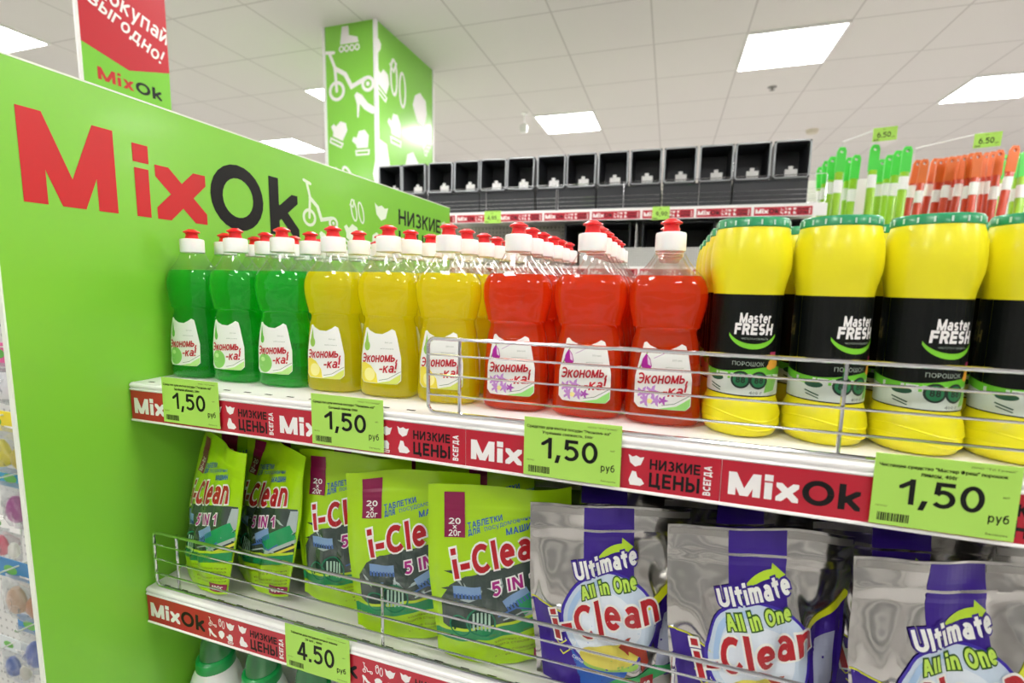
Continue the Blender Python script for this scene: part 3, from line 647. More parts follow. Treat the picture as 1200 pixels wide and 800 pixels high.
# ------------------------------------------------------------------ stand-up pouches
def sstep(a, b, x): t = max(0, min(1, (x-a)/(b-a))); return t*t*(3-2*t)
def pouch_fn(W_, H_, T_, seed, tap=.88, crinkle=.0016, fold=0):
    r = random.Random(seed); ph = [r.uniform(0, 6.28) for _ in range(8)]
    fr = r.uniform(0, 6.28)
    def hw(v): return W_/2*(tap+(1-tap)*sstep(0, .62, v))
    def P(u, v, sgn, off=0):
        a = min(1, abs(u)/.93)
        t = T_/2*max(0, 1-a**2.4)**.7*(.62+.38*sstep(0, .2, v))*(1-sstep(.42, .93, v))
        q = t/(T_/2)
        wr = crinkle*(math.sin(9*u+5*v+ph[0])*math.sin(13*v-4*u+ph[1])+.7*math.sin(17*u-8*v+ph[2])*math.sin(6*v+ph[3])+.5*math.sin(23*v+11*u+ph[4]))
        flop = .006*math.sin(2.2*u+ph[5])*sstep(.55, 1, v)+.003*math.sin(5*u+ph[6])*sstep(.8, 1, v)
        zip_ = .0012*math.exp(-((v-.868)/.012)**2)+.0009*math.exp(-((v-.838)/.011)**2)
        if fold: wr += fold*(abs(math.sin(3.1*u+4.2*v+fr))**3+abs(math.sin(2.3*u-5.1*v+ph[1]))**3-abs(math.sin(6*u+2.2*v+ph[2]))**4*.6)*sstep(.1, .4, v)*(1-sstep(.82, .9, v))*(1-.55*math.exp(-(u/.45)**2))
        y = sgn*(t+zip_*(a < 1)+.0005)+wr*(.25+q)*(1 if sgn < 0 else .6)+flop
        x = u*hw(v)*(1-.05*max(0, q)*(1-abs(u)))
        z = H_*v+.010*u*u*(1-v)**5+.0025*math.sin(3*u+ph[7])*sstep(.8, 1, v)
        return Vector((x, y+(-off if sgn < 0 else off), z))
    return P, hw
CORN = lambda u, v: u
def pouch_body(b, P, m, mback, nu=54, nv=68):
    top = lambda u: u
    b.grid(lambda i, j: P(i, j, -1), nu, nv, m, True, (-1, 1), (0, 1))
    b.grid(lambda i, j: P(-i, j, 1), nu, nv, mback, True, (-1, 1), (0, 1))
    N = nu
    for k in range(N):
        u0, u1 = -1+2*k/N, -1+2*(k+1)/N
        b.face([P(u0, 1, -1), P(u1, 1, -1), P(u1, 1, 1), P(u0, 1, 1)], m); b.face([P(u0, 0, -1), P(u0, 0, 1), P(u1, 0, 1), P(u1, 0, -1)], m)
    for k in range(nv):
        v0, v1 = k/nv, (k+1)/nv
        for u in (-1, 1): b.face([P(u, v0, -1), P(u, v0, 1), P(u, v1, 1), P(u, v1, -1)], m)
def foil(name, hexc, rough, metal, bs, bd, coat=0, spec=.5):
    return bump(M(name, hexc, rough, metal, spec, coat), bs, .5, 3, bd)
LIMEF = foil('pouch_lime', '#a6d60f', .3, 0, 22, .0012, .35); LIMEB = M('pouch_lime_back', '#8dbb12', .4)
SILV = foil('pouch_silver', '#c9c8c5', .14, 1, 12, .006)
TAB = foil('tab_burgundy', '#8a1048', .3, 0, 22, .001, .3)
WIN = foil('window_smoke', '#43524c', .12, .3, 24, .004, .8)
def green_pouch(seed):
    W_, H_ = .166, .208
    P, hw = pouch_fn(W_, H_, .034, seed, .88, .0012)
    f = lambda x, y, o: P(max(-.995, min(.995, x/hw(y/H_))), max(0, min(1, y/H_)), -1, o)
    b = MB(); pouch_body(b, P, LIMEF, LIMEB)
    def I(P_, m, o): b.ink(P_, m, f, o, .0042)
    BL = M('ink_blue', '#2f5fae', .35); RD = M('clean_red', '#b3141f', .3, coat=.3); OW = M('outline_white', '#eef0ea', .35); MG = M('ink_magenta', '#a3127a', .35)
    # lower printed field: green swoosh, lime field with brown lines, weight tag
    DGR = M('swoosh_green', '#0f8a4f', .3, coat=.3); PL = M('swoosh_pale', '#cdd9d2', .3, coat=.3)
    sw = lambda x, k: .024+k+.034*((x+.083)/.166)**1.4
    xs_ = [-.076+i*.008 for i in range(20)]
    I([[(a, sw(a, 0)), (c, sw(c, 0)), (c, sw(c, .013)), (a, sw(a, .013))] for a, c in zip(xs_, xs_[1:])], DGR, .0006)
    I([[(a, sw(a, .013)), (c, sw(c, .013)), (c, sw(c, .0165)), (a, sw(a, .0165))] for a, c in zip(xs_, xs_[1:])], M('swoosh_lime', '#b9d92a', .3), .0006)
    BRN = M('ink_brown', '#6f7a20', .45)
    r = random.Random(5)
    for k, s_ in enumerate(('содержит активный кислород', 'удаляет стойкие пятна', 'защита стекла и металла', 'не содержит хлора', 'эффект ополаскивателя')):
        w_ = .017+len(s_)*.0028; I(fit(small(s_), .070-w_, .036-k*.0068, .070, .0398-k*.0068, 9), BRN, .0006)
    I([rect(.040, .004, .072, .017)], TAB, .0007); I(fit(txt('400г', .18), .045, .0065, .066, .0135, 4), OW, .0009)
    # words
    I(fit(txt('ТАБЛЕТКИ', .19, .14, .15), -.036, .1590, .006, .1660, 15), BL, .0004)
    I(fit(txt('для', .17, .12, .15), -.036, .1505, -.021, .1580, 15)+fit(small('посудомоечных'), -.0165, .1557, .046, .1617, 15), BL, .0004)
    I(fit(txt('МАШИН', .2, .14, .15), .008, .1525, .046, .1600, 15), BL, .0004)
    ref = txt('i-Clean', .2, .12, .12, .95, .065)
    I(fit(txt('i-Clean', .2, .12, .12, .95, .065), -.053, .1010, .066, .1390, 15, ref), OW, .0010)
    I(fit(txt('i-Clean', .2, .12, .12, .95), -.053, .1010, .066, .1390, 15, ref), RD, .0013)
    ref = txt('5 IN 1', .2, .16, .12, 1, .1)
    I(fit(txt('5 IN 1', .2, .16, .12, 1, .1), -.008, .0850, .050, .1030, 15, ref), OW, .0010); I(fit(txt('5 IN 1', .2, .16, .12), -.008, .0850, .050, .1030, 15, ref), MG, .0013)
    t = b.build('detergent_pouch')
    # clear window that shows the wrapped tablets
    n = MB()
    def J(P_, m, o): n.ink(P_, m, f, o, .0042)
    win = [(-.066, .046), (-.068, .078), (-.058, .096), (-.040, .108), (.0, .117), (.06, .130), (.076, .132), (.077, .09), (.077, .068), (.05, .056), (.03, .048), (-.03, .040), (-.050, .038)]
    J(tess(win), WIN, .0002)
    PAL = M('wrap_pale', '#b9c8c6', .2, .2, coat=.5); TB = M('tablet_blue', '#7f9fc6', .35); TB2 = M('tablet_blue_dark', '#3f66a6', .35); TG = M('tablet_green', '#12995a', .3, coat=.3)
    for (x, y, rot) in ((-.038, .0905, 4), (.020, .0835, 30)):
        J(xform([rect(-.016, -.0045, .016, .006)], x, y, 1, rot), TB, .0004)
        J(xform([rect(-.016+k*.0042, -.009, -.0135+k*.0042, -.003) for k in range(8)], x, y, 1, rot), TB2, .0005)
    J(xform([rect(-.028, -.0105, .030, .010)], .048, .0855, 1, 31), TG, .0005); J(xform([rect(-.028, -.0150, .030, -.0105)], .048, .0855, 1, 31), PAL, .0005); J(xform([rect(-.028, -.019, .03, -.0155)], .050, .0845, 1, 31), M('wrap_lemon', '#d6cf3a', .3), .0005)
    J(tess([(.066, .128), (.077, .130), (.077, .102), (.064, .088), (.056, .084), (.064, .104)]), PAL, .0004)
    rr = random.Random(seed)
    for k in range(12):
        x, y = rr.uniform(-.06, .06), rr.uniform(.07, .112); a = rr.uniform(0, 180)
        J(xform(tess([(-.010, 0), (-.002, .002), (.010, .0005), (.001, -.002)]), x, y, 1, a), (PAL, M('wrap_dark', '#33453f', .15, .3, coat=.6))[k % 2], .0003)
    EM = M('emblem', '#1f7a55', .25, coat=.4)
    J([ell(-.022, .0545, .0165)], M('emblem_dark', '#123a2c', .25), .0006); J(ribbon(arc(-.022, .0545, .0165, .0165, 0, 360, 24), .0022), EM, .0008); J([rect(-.032+k*.0046, .0445, -.0295+k*.0046, .0650) for k in range(5)], M('emblem_pale', '#a9cdb8', .3), .0008)
    J([ell(-.046, .048, .012)], M('emblem_dark'), .0006); J(ribbon(arc(-.046, .048, .0118, .0118, 0, 360, 20), .0018), EM, .0008)
    J(ribbon([(-.002, .063), (.02, .072), (.04, .068), (.052, .078)], .002), TB2, .0006); J(ribbon([(.004, .058), (.026, .066), (.048, .066)], .0018), PAL, .0006)
    n.build('window', t)
    q = MB(); q.ink([rect(-.0640, .1495, -.0400, .1995)], TAB, f, .0008, .0035)
    q.ink(fit(txt('20', .18), -.0590, .1640, -.0450, .1710)+fit(txt('х', .18) if 'х' in GL else txt('x', .18), -.0545, .1590, -.0495, .1628)+fit(txt('20г', .16), -.0590, .1510, -.0450, .1580), M('outline_white'), f, .0012, .0035)
    q.build('label_tab', t)
    return tag(t, 'x', 'detergent pouch', 'green pouches on the lower shelf')
def silver_pouch(seed):
    W_, H_ = .172, .205
    P, hw = pouch_fn(W_, H_, .036, seed, .9, .0018, .0075)
    f = lambda x, y, o: P(max(-.995, min(.995, x/hw(y/H_))), max(0, min(1, y/H_)), -1, o)
    b = MB(); pouch_body(b, P, SILV, SILV)
    def I(P_, m, o): b.ink(P_, m, f, o, .0042)
    PU = foil('pouch_purple', '#381a8c', .3, .25, 22, .001, .25); YL = M('line_yellow', '#dfe23a', .3); OW = M('outline_white'); RD = M('clean_red')
    I([rect(-.028, .105, .026, .2028)], PU, .0002)
    low = [(-.083, .098), (-.066, .094), (-.048, .085), (-.034, .074), (-.024, .055), (-.012, .03), (.0, .001), (-.070, .001), (-.0745, .05)]
    I(tess(low), PU, .0003); I(ribbon([(-.084, .0985), (-.066, .0945), (-.048, .0855), (-.034, .0745), (-.026, .058)], .0016), YL, .0004)
    I(tess([(.083, .140), (.083, .05), (.080, .02), (.060, .02), (.045, .07), (.056, .112)]), PU, .0003)
    I(ribbon([(.036, .100), (.052, .112), (.068, .126), (.085, .147)], .0075), M('swoosh_yellow', '#d6de1f', .3, coat=.2), .0005)
    I(tess([(.058, .094), (.076, .105), (.074, .04), (.05, .03)]), M('pale_lilac', '#b9bfd6', .3, .4), .0004)
    BLU = M('pouch_blue', '#2a66c4', .3, .1, coat=.2); I(tess([(-.046, .068), (-.024, .086), (.02, .03), (.01, .001), (-.028, .001)]), BLU, .0004)
    I([ell(.0, .083, .051, .051, 32)], M('disc_pale', '#c9daea', .3, coat=.3), .0005); I([ell(-.004, .078, .038, .036, 28)], M('disc_white', '#dfe9f2', .3, coat=.3), .0006)
    I(ribbon(arc(.0, .083, .051, .051, 0, 360, 40), .0028), M('ring_violet', '#3b28a6', .3), .0008)
    I(ribbon(arc(.0, .083, .042, .042, 100, 200, 16), .006), M('disc_blue', '#a9c9ea', .3), .0007)
    # cleaning sponge tablet with red arrow
    I([ell(.0, .047, .032, .014)], M('sponge_yellow', '#ddd15a', .4), .0010); I([ell(.002, .0375, .030, .008)], M('sponge_lime', '#9ac95a', .4), .0009)
    I(tess([(.010, .058), (.024, .066), (.022, .060), (.040, .055), (.043, .040), (.036, .030), (.034, .046), (.022, .050), (.022, .046)]), M('arrow_brick', '#a83a24', .35), .0012)
    I(tess([(-.012, .006), (.01, .018), (.05, .034), (.07, .034), (.072, .028), (.02, .004), (.0, .001)]), M('swoosh_mint', '#3fae62', .35), .0007)
    I([rect(.034, .006, .048, .024)], M('tab_brick', '#b0282e', .35), .0013); I(fit(txt('18', .22), .037, .009, .045, .018), OW, .0016)
    for k in range(3): I(stroke([(-.060+k*.004, .062-k*.009), (-.057+k*.004, .059-k*.009), (-.050+k*.004, .066-k*.009)], .0012), YL, .0005); I(fit(small('сила'), -.048+k*.004, .058-k*.009, -.036+k*.004, .062-k*.009, -20), OW, .0006)
    # arrow and words
    AR = M('arrow_lime', '#b7dc2f', .3, coat=.2)
    ao = arc(.016, .112, .040, .054, 150, 88, 10); ai = arc(.016, .112, .037, .0455, 88, 150, 10)
    I([[ao[i], ao[i+1], ai[9-i], ai[10-i]] for i in range(10)], AR, .0006); I([[(.013, .172), (.0255, .1615), (.0125, .1515)]], AR, .0006)
    for s_, bx, r_, c1, c2, wt in (('Ultimate', (-.036, .1225, .036, .1455), 9.5, OW, M('outline_violet', '#34198a', .3), .22), ('All in One', (-.030, .1020, .034, .1200), 9.5, M('word_lime', '#bfe35a', .3), M('outline_moss', '#2d5a1c', .3), .22)):
        ref = txt(s_, wt, .1, .12, .82, .07); I(fit(txt(s_, wt, .1, .12, .82, .1), *bx, r_+8, ref), c2, .0011); I(fit(txt(s_, wt, .1, .12, .82), *bx, r_+8, ref), c1, .0014)
    ref = txt('i-Clean', .19, .12, .12, .92, .06)
    I(fit(ref, -.058, .0530, .062, .0930, 17, ref), OW, .0017); I(fit(txt('i-Clean', .19, .12, .12, .92), -.058, .0530, .062, .0930, 17, ref), RD, .0020)
    t = b.build('foil_pouch')
    q = MB(); NT = M('seal_silver', '#b5b4b0', .35, 1)
    q.ink([rect(-.084, .1950, -.029, .2022)], NT, f, .0003, .005); q.build('top_seal', t)
    q = MB(); q.ink([rect(.027, .1950, .084, .2022)], NT, f, .0003, .005); q.build('top_seal', t)
    return tag(t, 'x', 'foil pouch', 'silver pouches on the lower shelf')
gp = [green_pouch(k) for k in (11, 23)]; sp = [silver_pouch(k) for k in (5, 9)]
used = set()
def put(lst, i, x, y, deg, lean, roll, label, sx=1):
    src = lst[i]; o = src if id(src) not in used else dup(src); used.add(id(src))
    # x, y is the left bottom corner of the pouch as one faces it
    h = .07; a = math.radians(deg)
    place(o, (x+h*math.cos(a), y+h*math.sin(a), Z2+.0008+.02*math.sin(math.radians(abs(lean)))+.07*math.sin(math.radians(abs(roll)))), (math.radians(-lean), math.radians(roll), a), label); o.scale = (sx, 1, 1)
put(gp, 0, .010, .050, -18, 9, 2, 'green dish tablet pouch nearest the green partition, front row, turned sideways', .9)
put(gp, 1, .088, .072, -17, 8, 2, 'green dish tablet pouch second from the partition, front row, turned sideways', .93)
put(gp, 0, .236, .052, 9, 4, -1, 'green dish tablet pouch above the 4.50 tag, its left half uncovered')
put(gp, 1, .344, .022, 17, 2.5, -1, 'green dish tablet pouch fourth from the partition, right half covered by its neighbour')
put(gp, 0, .459, .016, 19, 2.5, -1, 'green dish tablet pouch standing against the first silver pouch')
put(sp, 0, .582, .024, 12, 2.5, -1, 'silver and purple pouch next to the green pouches, front row')
put(sp, 1, .727, .022, 13, 2.5, -1, 'silver and purple pouch in the middle of the silver front row')
put(sp, 0, .885, .020, 13, 2.5, -1, 'silver and purple pouch cut by the right edge, front row')
for r in (1, 2):
    for k in range(5): put(gp, (k+r) % 2, .022+.107*k, .104+.105*(r-1), 20, 2, 0, f'green pouch standing in the {ORD[r]} row behind, {ORD[k]} from the partition')
    for k in range(4): put(sp, (k+r) % 2, .566+.150*k, .085+.105*(r-1)+.004*(k % 2), 13, 2, 0, f'silver pouch standing in the {ORD[r]} row behind, {ORD[k]} from the green pouches')

# ------------------------------------------------------------------ white cleaner bottles on the lowest shelf
def make_cleaner():
    CW = M('cleaner_white', '#eef0ec', .4, Subsurface_Weight=.1); CG = M('cap_green', '#0c9a48', .35, coat=.2); CC = clear_plastic('cap_clear_green', '#c8f2dc', .06, .55, .1)
    b = MB(); b.lathe([(0, .038, .030), (.004, .041, .033), (.02, .042, .034), (.12, .042, .034), (.150, .041, .0335), (.170, .0375, .032), (.186, .031, .029), (.195, .026, .026), (.198, .0255, .0255)], CW, 36, sq=2.4)
    t = b.build('cleaner_bottle')
    c = MB(); c.lathe([(.196, .0262, .0262), (.198, .0275, .0275), (.211, .0265, .0265), (.214, .0235, .0235)], CG, 32); cap = c.build('cap', t)
    d = MB(); d.lathe([(.2142, .0215, .0215), (.226, .0208, .0208), (.238, .0185, .0185), (.245, .0145, .0145), (.2475, .008, .008)], CC, 28)
    d.lathe([(.2142, .008, .008), (.228, .006, .006), (.238, .004, .004)], CG, 14); d.build('dome', cap)
    l = MB(); l.ink([rect(-.03, .03, .03, .13)], M('label_mint', '#9fd8b4', .4), lambda u, v, o: (u, -.0338*(1-min(1, abs(u)/.0425)**2.4)**(1/2.4)-.0004-o, v), 0, .006); l.build('label', t)
    return tag(t, 'x', 'cleaner bottle', 'white cleaner bottles on the lowest shelf')
proto = make_cleaner(); first = True
for r in range(2):
    for k in range(4):
        o = proto if first else dup(proto); first = False
        place(o, (.052+.090*k, .058+.082*r, Z3+.0004), None, f'white cleaner bottle with green cap on the lowest shelf, {ORD[k]} from the partition, '+('front' if r == 0 else 'second')+' row')
# ------------------------------------------------------------------ the shelving across the next aisle
FY = 2.2; FX0, FX1 = -1.06, 1.375; FZ = 1.84
BEIGE = gridmask(M('pegboard', '#d9d6ca', .5), (0, 2), (.025, .025), (0, 0), .009, '#7f7d74', True)
BLK = bump(M('wicker_black', '#2d2f33', .5), 160, .7, 1, .003); RIM = M('basket_rim', '#a3a7ab', .45); PAPER = M('paper_label', '#e8e8e6', .5)
b = MB(); b.box(FX0, FY+.46, .05, FX1, FY+.475, 2.05, BEIGE); tag(b.build('back_panel'), 'perforated beige back panel behind the far black baskets', 'back panel')
def far_shelf(z, label, depth=.4605):
    t = empty('steel_shelf', (FX0, FY, z)); W_ = FX1-FX0
    p = MB(); p.box(0, .003, -.03, W_, depth, 0, STEEL_W); p.build('deck', t)
    r = MB(); r.box(0, -.002, -.058, W_, .003, .0, M('rail_plastic')); r.build('price_rail', t)
    return tag(t, label, 'shelf', 'white steel shelves')
far_shelf(FZ, 'far white shelf carrying the open black baskets'); far_shelf(1.54, 'far white shelf below the black baskets, behind the red caps')
far_shelf(.9, 'far white shelf hidden low behind the bottles')
k = 0
for (z, say) in ((FZ-.0535, 'top'), (1.54-.0535, 'second')):
    for k in range(9):
        x = FX0+.03+k*.262
        o = dup(st); place(o, (x, FY-.0024, z)); tag(o, f'small blurred red strip on the far {say} rail, {ORD[k]} from its end by the column', 'price strip', 'red strips on the far shelf rails')
def fence_far(x0, x1, label):
    fence(x0, x1, FZ+.0005, (x0+.35, x0+.72), label, .135, FY+.008)
fence_far(FX0+.01, .08, 'pale wire fence before the far baskets, next to the column'); fence_far(.09, FX1-.008, 'pale wire fence before the far baskets, next to the handles')
price_tag((-.335, FY-.0033, FZ-.062), '4,95', ['Корзина', 'чёрная'], 'pale lime far price tag reading 4,95 above the red caps', wd=.10, ht=.068)
price_tag((.59, FY-.0033, FZ-.062), '9,90', ['Корзина', 'чёрная'], 'lime far price tag reading 9,90 right of the middle', wd=.085, ht=.066)
# open baskets lying on their sides, mouth to the aisle
def make_basket(w=.158, h=.175, d=.17):
    b = MB(); t_ = .005; w2, h2 = w*.86, h*.86
    def ring(ww, hh, y): return [(-ww/2, y, (h-hh)/2), (ww/2, y, (h-hh)/2), (ww/2, y, (h-hh)/2+hh), (-ww/2, y, (h-hh)/2+hh)]
    O0, O1 = ring(w, h, 0), ring(w2, h2, d); I0, I1 = ring(w-2*t_, h-2*t_, 0), ring(w2-2*t_, h2-2*t_, d-t_)
    for k in range(4):
        j = (k+1) % 4
        b.face([O0[k], O0[j], O1[j], O1[k]], BLK); b.face([I0[j], I0[k], I1[k], I1[j]], BLK); b.face([O0[j], O0[k], I0[k], I0[j]], BLK)
    b.face(O1, BLK); b.face(list(reversed(I1)), BLK)
    o = b.build('storage_basket')
    r = MB(); q = .0035; pts = [(-w/2+q, -.002, q), (w/2-q, -.002, q), (w/2-q, -.002, h-q), (-w/2+q, -.002, h-q)]
    pp = []
    for (a, c) in zip(pts, pts[1:]+pts[:1]): pp += [tuple(a[i]+(c[i]-a[i])*f for i in range(3)) for f in (.06, .5, .94)]
    r.tube(pp, .0042, RIM, 8, True); r.build('rim', o)
    l = MB(); l.box(-.02, .04, .0175, .035, .041, .05, PAPER); l.box(-.005, .0385, .045, .015, .0395, .064, PAPER); l.build('paper_label', o)
    return tag(o, 'x', 'basket', 'black baskets on the far top shelf')
bk = make_basket(); first = True
px = [-.968, -.806, -.630, -.462, -.298, -.135, .042, .208, .378, .545, .713, .883, 1.048, 1.218]
low = [-.887, -.546, -.2165, .125, .4615, .798, 1.133]
lb = MB(); W_ = .325
lb.box(-W_/2, 0, 0, W_/2, .30, .006, BLK)
for (x0, x1, y0, y1) in ((-W_/2, W_/2, 0, .006), (-W_/2, W_/2, .294, .30), (-W_/2, -W_/2+.006, .006, .294), (W_/2-.006, W_/2, .006, .294)): lb.box(x0, y0, .006, x1, y1, .118, BLK)
lb.tube([(-W_/2, -.001, .116), (W_/2, -.001, .116)], .004, M('basket_rim_dark', '#3a3d41', .5), 8)
lo = tag(lb.build('storage_basket'), 'x', 'basket', 'wide black baskets under the open ones')
for k, x in enumerate(low):
    o = lo if k == 0 else dup(lo); place(o, (x, FY+.035, FZ+.0004), None, f'low wide black basket behind the pale far fence, {ORD[k]} from the column')
for k, x in enumerate(px):
    o = bk if first else dup(bk); first = False
    s_ = 1 if k < 12 else 1.03
    place(o, (x, FY+.03, FZ+.1235), (0, math.radians((0, 1.2, 1.5, .5)[(k//2) % 4]*(1 if k < 10 else 0)), 0), f'open black basket lying on its side on the far top shelf, {ORD[k]} from the column')
# second far shelf: big dark baskets, wire dividers, a perforated front guard and grey bags
def big_basket(x, label):
    b = MB(); w, h, d = .36, .235, .33
    for q in ((-w/2, 0, 0, w/2, d, .008), (-w/2, 0, h-.008, w/2, d, h), (-w/2, 0, .008, -w/2+.008, d, h-.008), (w/2-.008, 0, .008, w/2, d, h-.008), (-w/2+.008, d-.01, .008, w/2-.008, d, h-.008)): b.box(*q, BLK)
    o = b.build('storage_box', None, (x, FY+.06, 1.5404)); r = MB(); r.tube([(-w/2, -.002, .004), (w/2, -.002, .004)], .004, M('basket_rim_dark'), 8); r.build('rim', o)
    return tag(o, label, 'box', 'large black boxes on the far second shelf')
big_basket(.30, 'large black box on the far second shelf between the red caps'); big_basket(.72, 'large black box behind the nearest red bottle cap'); big_basket(1.12, 'large black box behind the first yellow canister lid')
for k, x in enumerate((.51, .925)):
    b = MB(); 
    for j in range(5): b.tube([(0, .02+j*.05, .0), (0, .02+j*.05, .23)], .003, M('wire_white', '#dcdcda', .4), 8)
    b.tube([(0, .02, .228), (0, .22, .228)], .003, M('wire_white'), 8); b.tube([(0, .02, .004), (0, .22, .004)], .003, M('wire_white'), 8)
    tag(b.build('wire_divider', None, (x, FY+.03, 1.5404)), ['pale wire divider between the dark boxes left of the nearest red cap', 'pale wire divider right of the nearest red cap'][k], 'shelf divider', 'wire dividers on the far second shelf')
PEG = gridmask(M('perforated_grey', '#b9b9b5', .5), (0, 2), (.012, .012), (0, 0), .005, '#85857f', True)
b = MB(); b.box(.22, FY+.012, 1.5404, FX1-.01, FY+.02, 1.64, PEG); tag(b.build('shelf_guard'), 'grey perforated guard along the far second shelf', 'shelf guard')
for k, (x, w_, h_, hx, say) in enumerate(((-.40, .2, .16, '#b4b3ae', 'pale grey plastic bag'), (-.20, .17, .13, '#6f6e69', 'dull dark bag'), (-.02, .19, .20, '#a9a8a2', 'grey folded bag'))):
    P, hw = pouch_fn(w_, h_, .09, 40+k, .95, .005); b = MB(); m = bump(M('bag_%d' % k, hx, .35), 18, .6, 3, .004); pouch_body(b, P, m, m, 18, 18)
    tag(b.build('plastic_bag', None, (x, FY+.13, 1.5500), (-.15, 0, .1*k)), say+' on the far second shelf behind the yellow bottles', 'bag', 'bags on the far second shelf')

# ------------------------------------------------------------------ handles hanging and leaning at the far right
b = MB(); b.box(1.42, 3.05, .0, 4.2, 3.09, 2.10, M('white_board', '#e9e8e6', .5)); tag(b.build('display_board'), 'white display board behind the green and orange handles', 'display board')
b = MB(); b.box(1.40, 2.30, .0, 4.2, 3.05, 1.15, STEEL_W); tag(b.build('display_cabinet'), 'white cabinet carrying the long handles', 'display base')
def make_handle(kind):
    c1, c2 = {'green': ('#93c81e', '#48d046'), 'orange': ('#c0380a', '#d8681c')}[kind]
    SH = M('shaft_'+kind, c1, .4, coat=.1); EN = M('end_'+kind, c2, .4); H_ = 1.0
    b = MB(); prof = [(0, .0, .012, .009), (.3, 0, .012, .009)]
    b.lathe([(0, .016, .012), (.02, .0185, .014), (H_-.13, .0185, .014), (H_-.128, .0170, .013)], SH, 16, sq=3)
    t = b.build('mop_handle')
    e = MB(); a = .021; dd = .008
    outl = [(-a, H_-.13), (a, H_-.13), (a, H_-.02), (a*.6, H_), (-a*.6, H_), (-a, H_-.02)]
    hole = ell(0, H_-.022, .009, .009, 12)
    for y in (-dd, dd):
        tri = tessellate_polygon([[Vector((x, z, 0)) for x, z in outl], [Vector((x, z, 0)) for x, z in reversed(hole)]]); al = outl+list(reversed(hole))
        for q in tri: e.face([(al[i][0], y, al[i][1]) for i in q], EN)
    for ring in (outl, hole):
        for i in range(len(ring)): p, q = ring[i], ring[(i+1) % len(ring)]; e.face([(p[0], -dd, p[1]), (q[0], -dd, q[1]), (q[0], dd, q[1]), (p[0], dd, p[1])], EN)
    e.build('hanging_end', t)
    l = MB(); l.lathe([(H_-.205, .0192, .0147), (H_-.14, .0192, .0147)], M('sticker', '#e9ebe6', .45), 16, sq=3, cap=(False, False)); l.build('sticker', t)
    return tag(t, 'x', 'mop handle', 'long handles at the far display')
hp = {k: make_handle(k) for k in ('green', 'orange')}; seen = {}
def ray_at(u, v, yy):
    d = co.matrix_world.to_3x3() @ Vector(((u-600)/568.4, -(v-400)/568.4, -1)); p = co.matrix_world.translation
    return p+d*((yy-p.y)/d.y)
HL = [('green', 962, 196, 960, 2.80), ('green', 969, 189, 962, 2.74), ('green', 976, 184, 966, 2.68), ('green', 987, 173, 976, 2.60), ('green', 996, 185, 987, 2.76), ('green', 1004, 182, 992, 2.68), ('green', 1026, 170, 1016, 2.56),
      ('green', 1034, 187, 1024, 2.78), ('green', 1043, 182, 1033, 2.70), ('green', 1053, 177, 1040, 2.64), ('green', 1064, 172, 1052, 2.56),
      ('orange', 1076, 188, 1056, 2.72), ('orange', 1084, 187, 1068, 2.66), ('orange', 1097, 186, 1076, 2.80), ('orange', 1103, 186, 1090, 2.70), ('orange', 1110, 185, 1093, 2.78), ('orange', 1116, 184, 1098, 2.66), ('orange', 1124, 183, 1106, 2.76),
      ('orange', 1131, 182, 1112, 2.68), ('orange', 1139, 180, 1127, 2.62), ('orange', 1146, 179, 1134, 2.58), ('orange', 1157, 179, 1146, 2.74), ('orange', 1164, 178, 1152, 2.68), ('orange', 1172, 176, 1158, 2.62), ('green', 1179, 182, 1160, 2.80), ('orange', 1190, 171, 1170, 2.56), ('green', 1196, 180, 1184, 2.80), ('green', 1203, 178, 1190, 2.66)]
cnt = {'green': 0, 'orange': 0}
for (kind, u, v, u2, yy) in HL:
    a, c = ray_at(u, v, yy), ray_at(u2, v+90, yy-.06); d = (a-c).normalized()
    Lz = (a.z-1.1575)/d.z; foot = a-d*Lz
    o = hp[kind] if kind not in seen else dup(hp[kind]); seen[kind] = 1
    q = d.to_track_quat('Z', 'Y'); z = Vector((0, 0, 1)); q = z.rotation_difference(d)
    for ch in o.children:
        if ch.name.startswith('sticker'): ch.location.z = -random.choice((0, .012, .03, .045))
    o.location = foot; o.scale = ((.86, .9, Lz) if kind == 'orange' else (1, 1, Lz)); o.rotation_mode = 'XYZ'; o.rotation_euler = q.to_euler(); cnt[kind] += 1
    o['label'] = f'long {kind} mop handle at the far display, {ORD[cnt[kind]-1]} of the {kind} ones from the baskets'
for k, (u, v, yy) in enumerate(((1037, 158, 2.44), (1157, 165, 2.36))):
    p = ray_at(u, v, yy); t = price_tag((p.x-.05, yy, p.z-.03), '6.50', ['Швабра', ''], ['lime tag reading 6.50 over the green handles', 'lime tag reading 6.50 over the orange handles'][k], wd=.1, ht=.062, tilt=.15)
    t.rotation_euler = (.15, -.05, 0); q = MB(); q.tube([(.05, .003, .050), (.05, .05, .066), (.05, 3.07-yy, .066), (.05, 3.0705-yy, 2.09-p.z)], .003, M('wire_white'), 8); q.build('hook_wire', t)

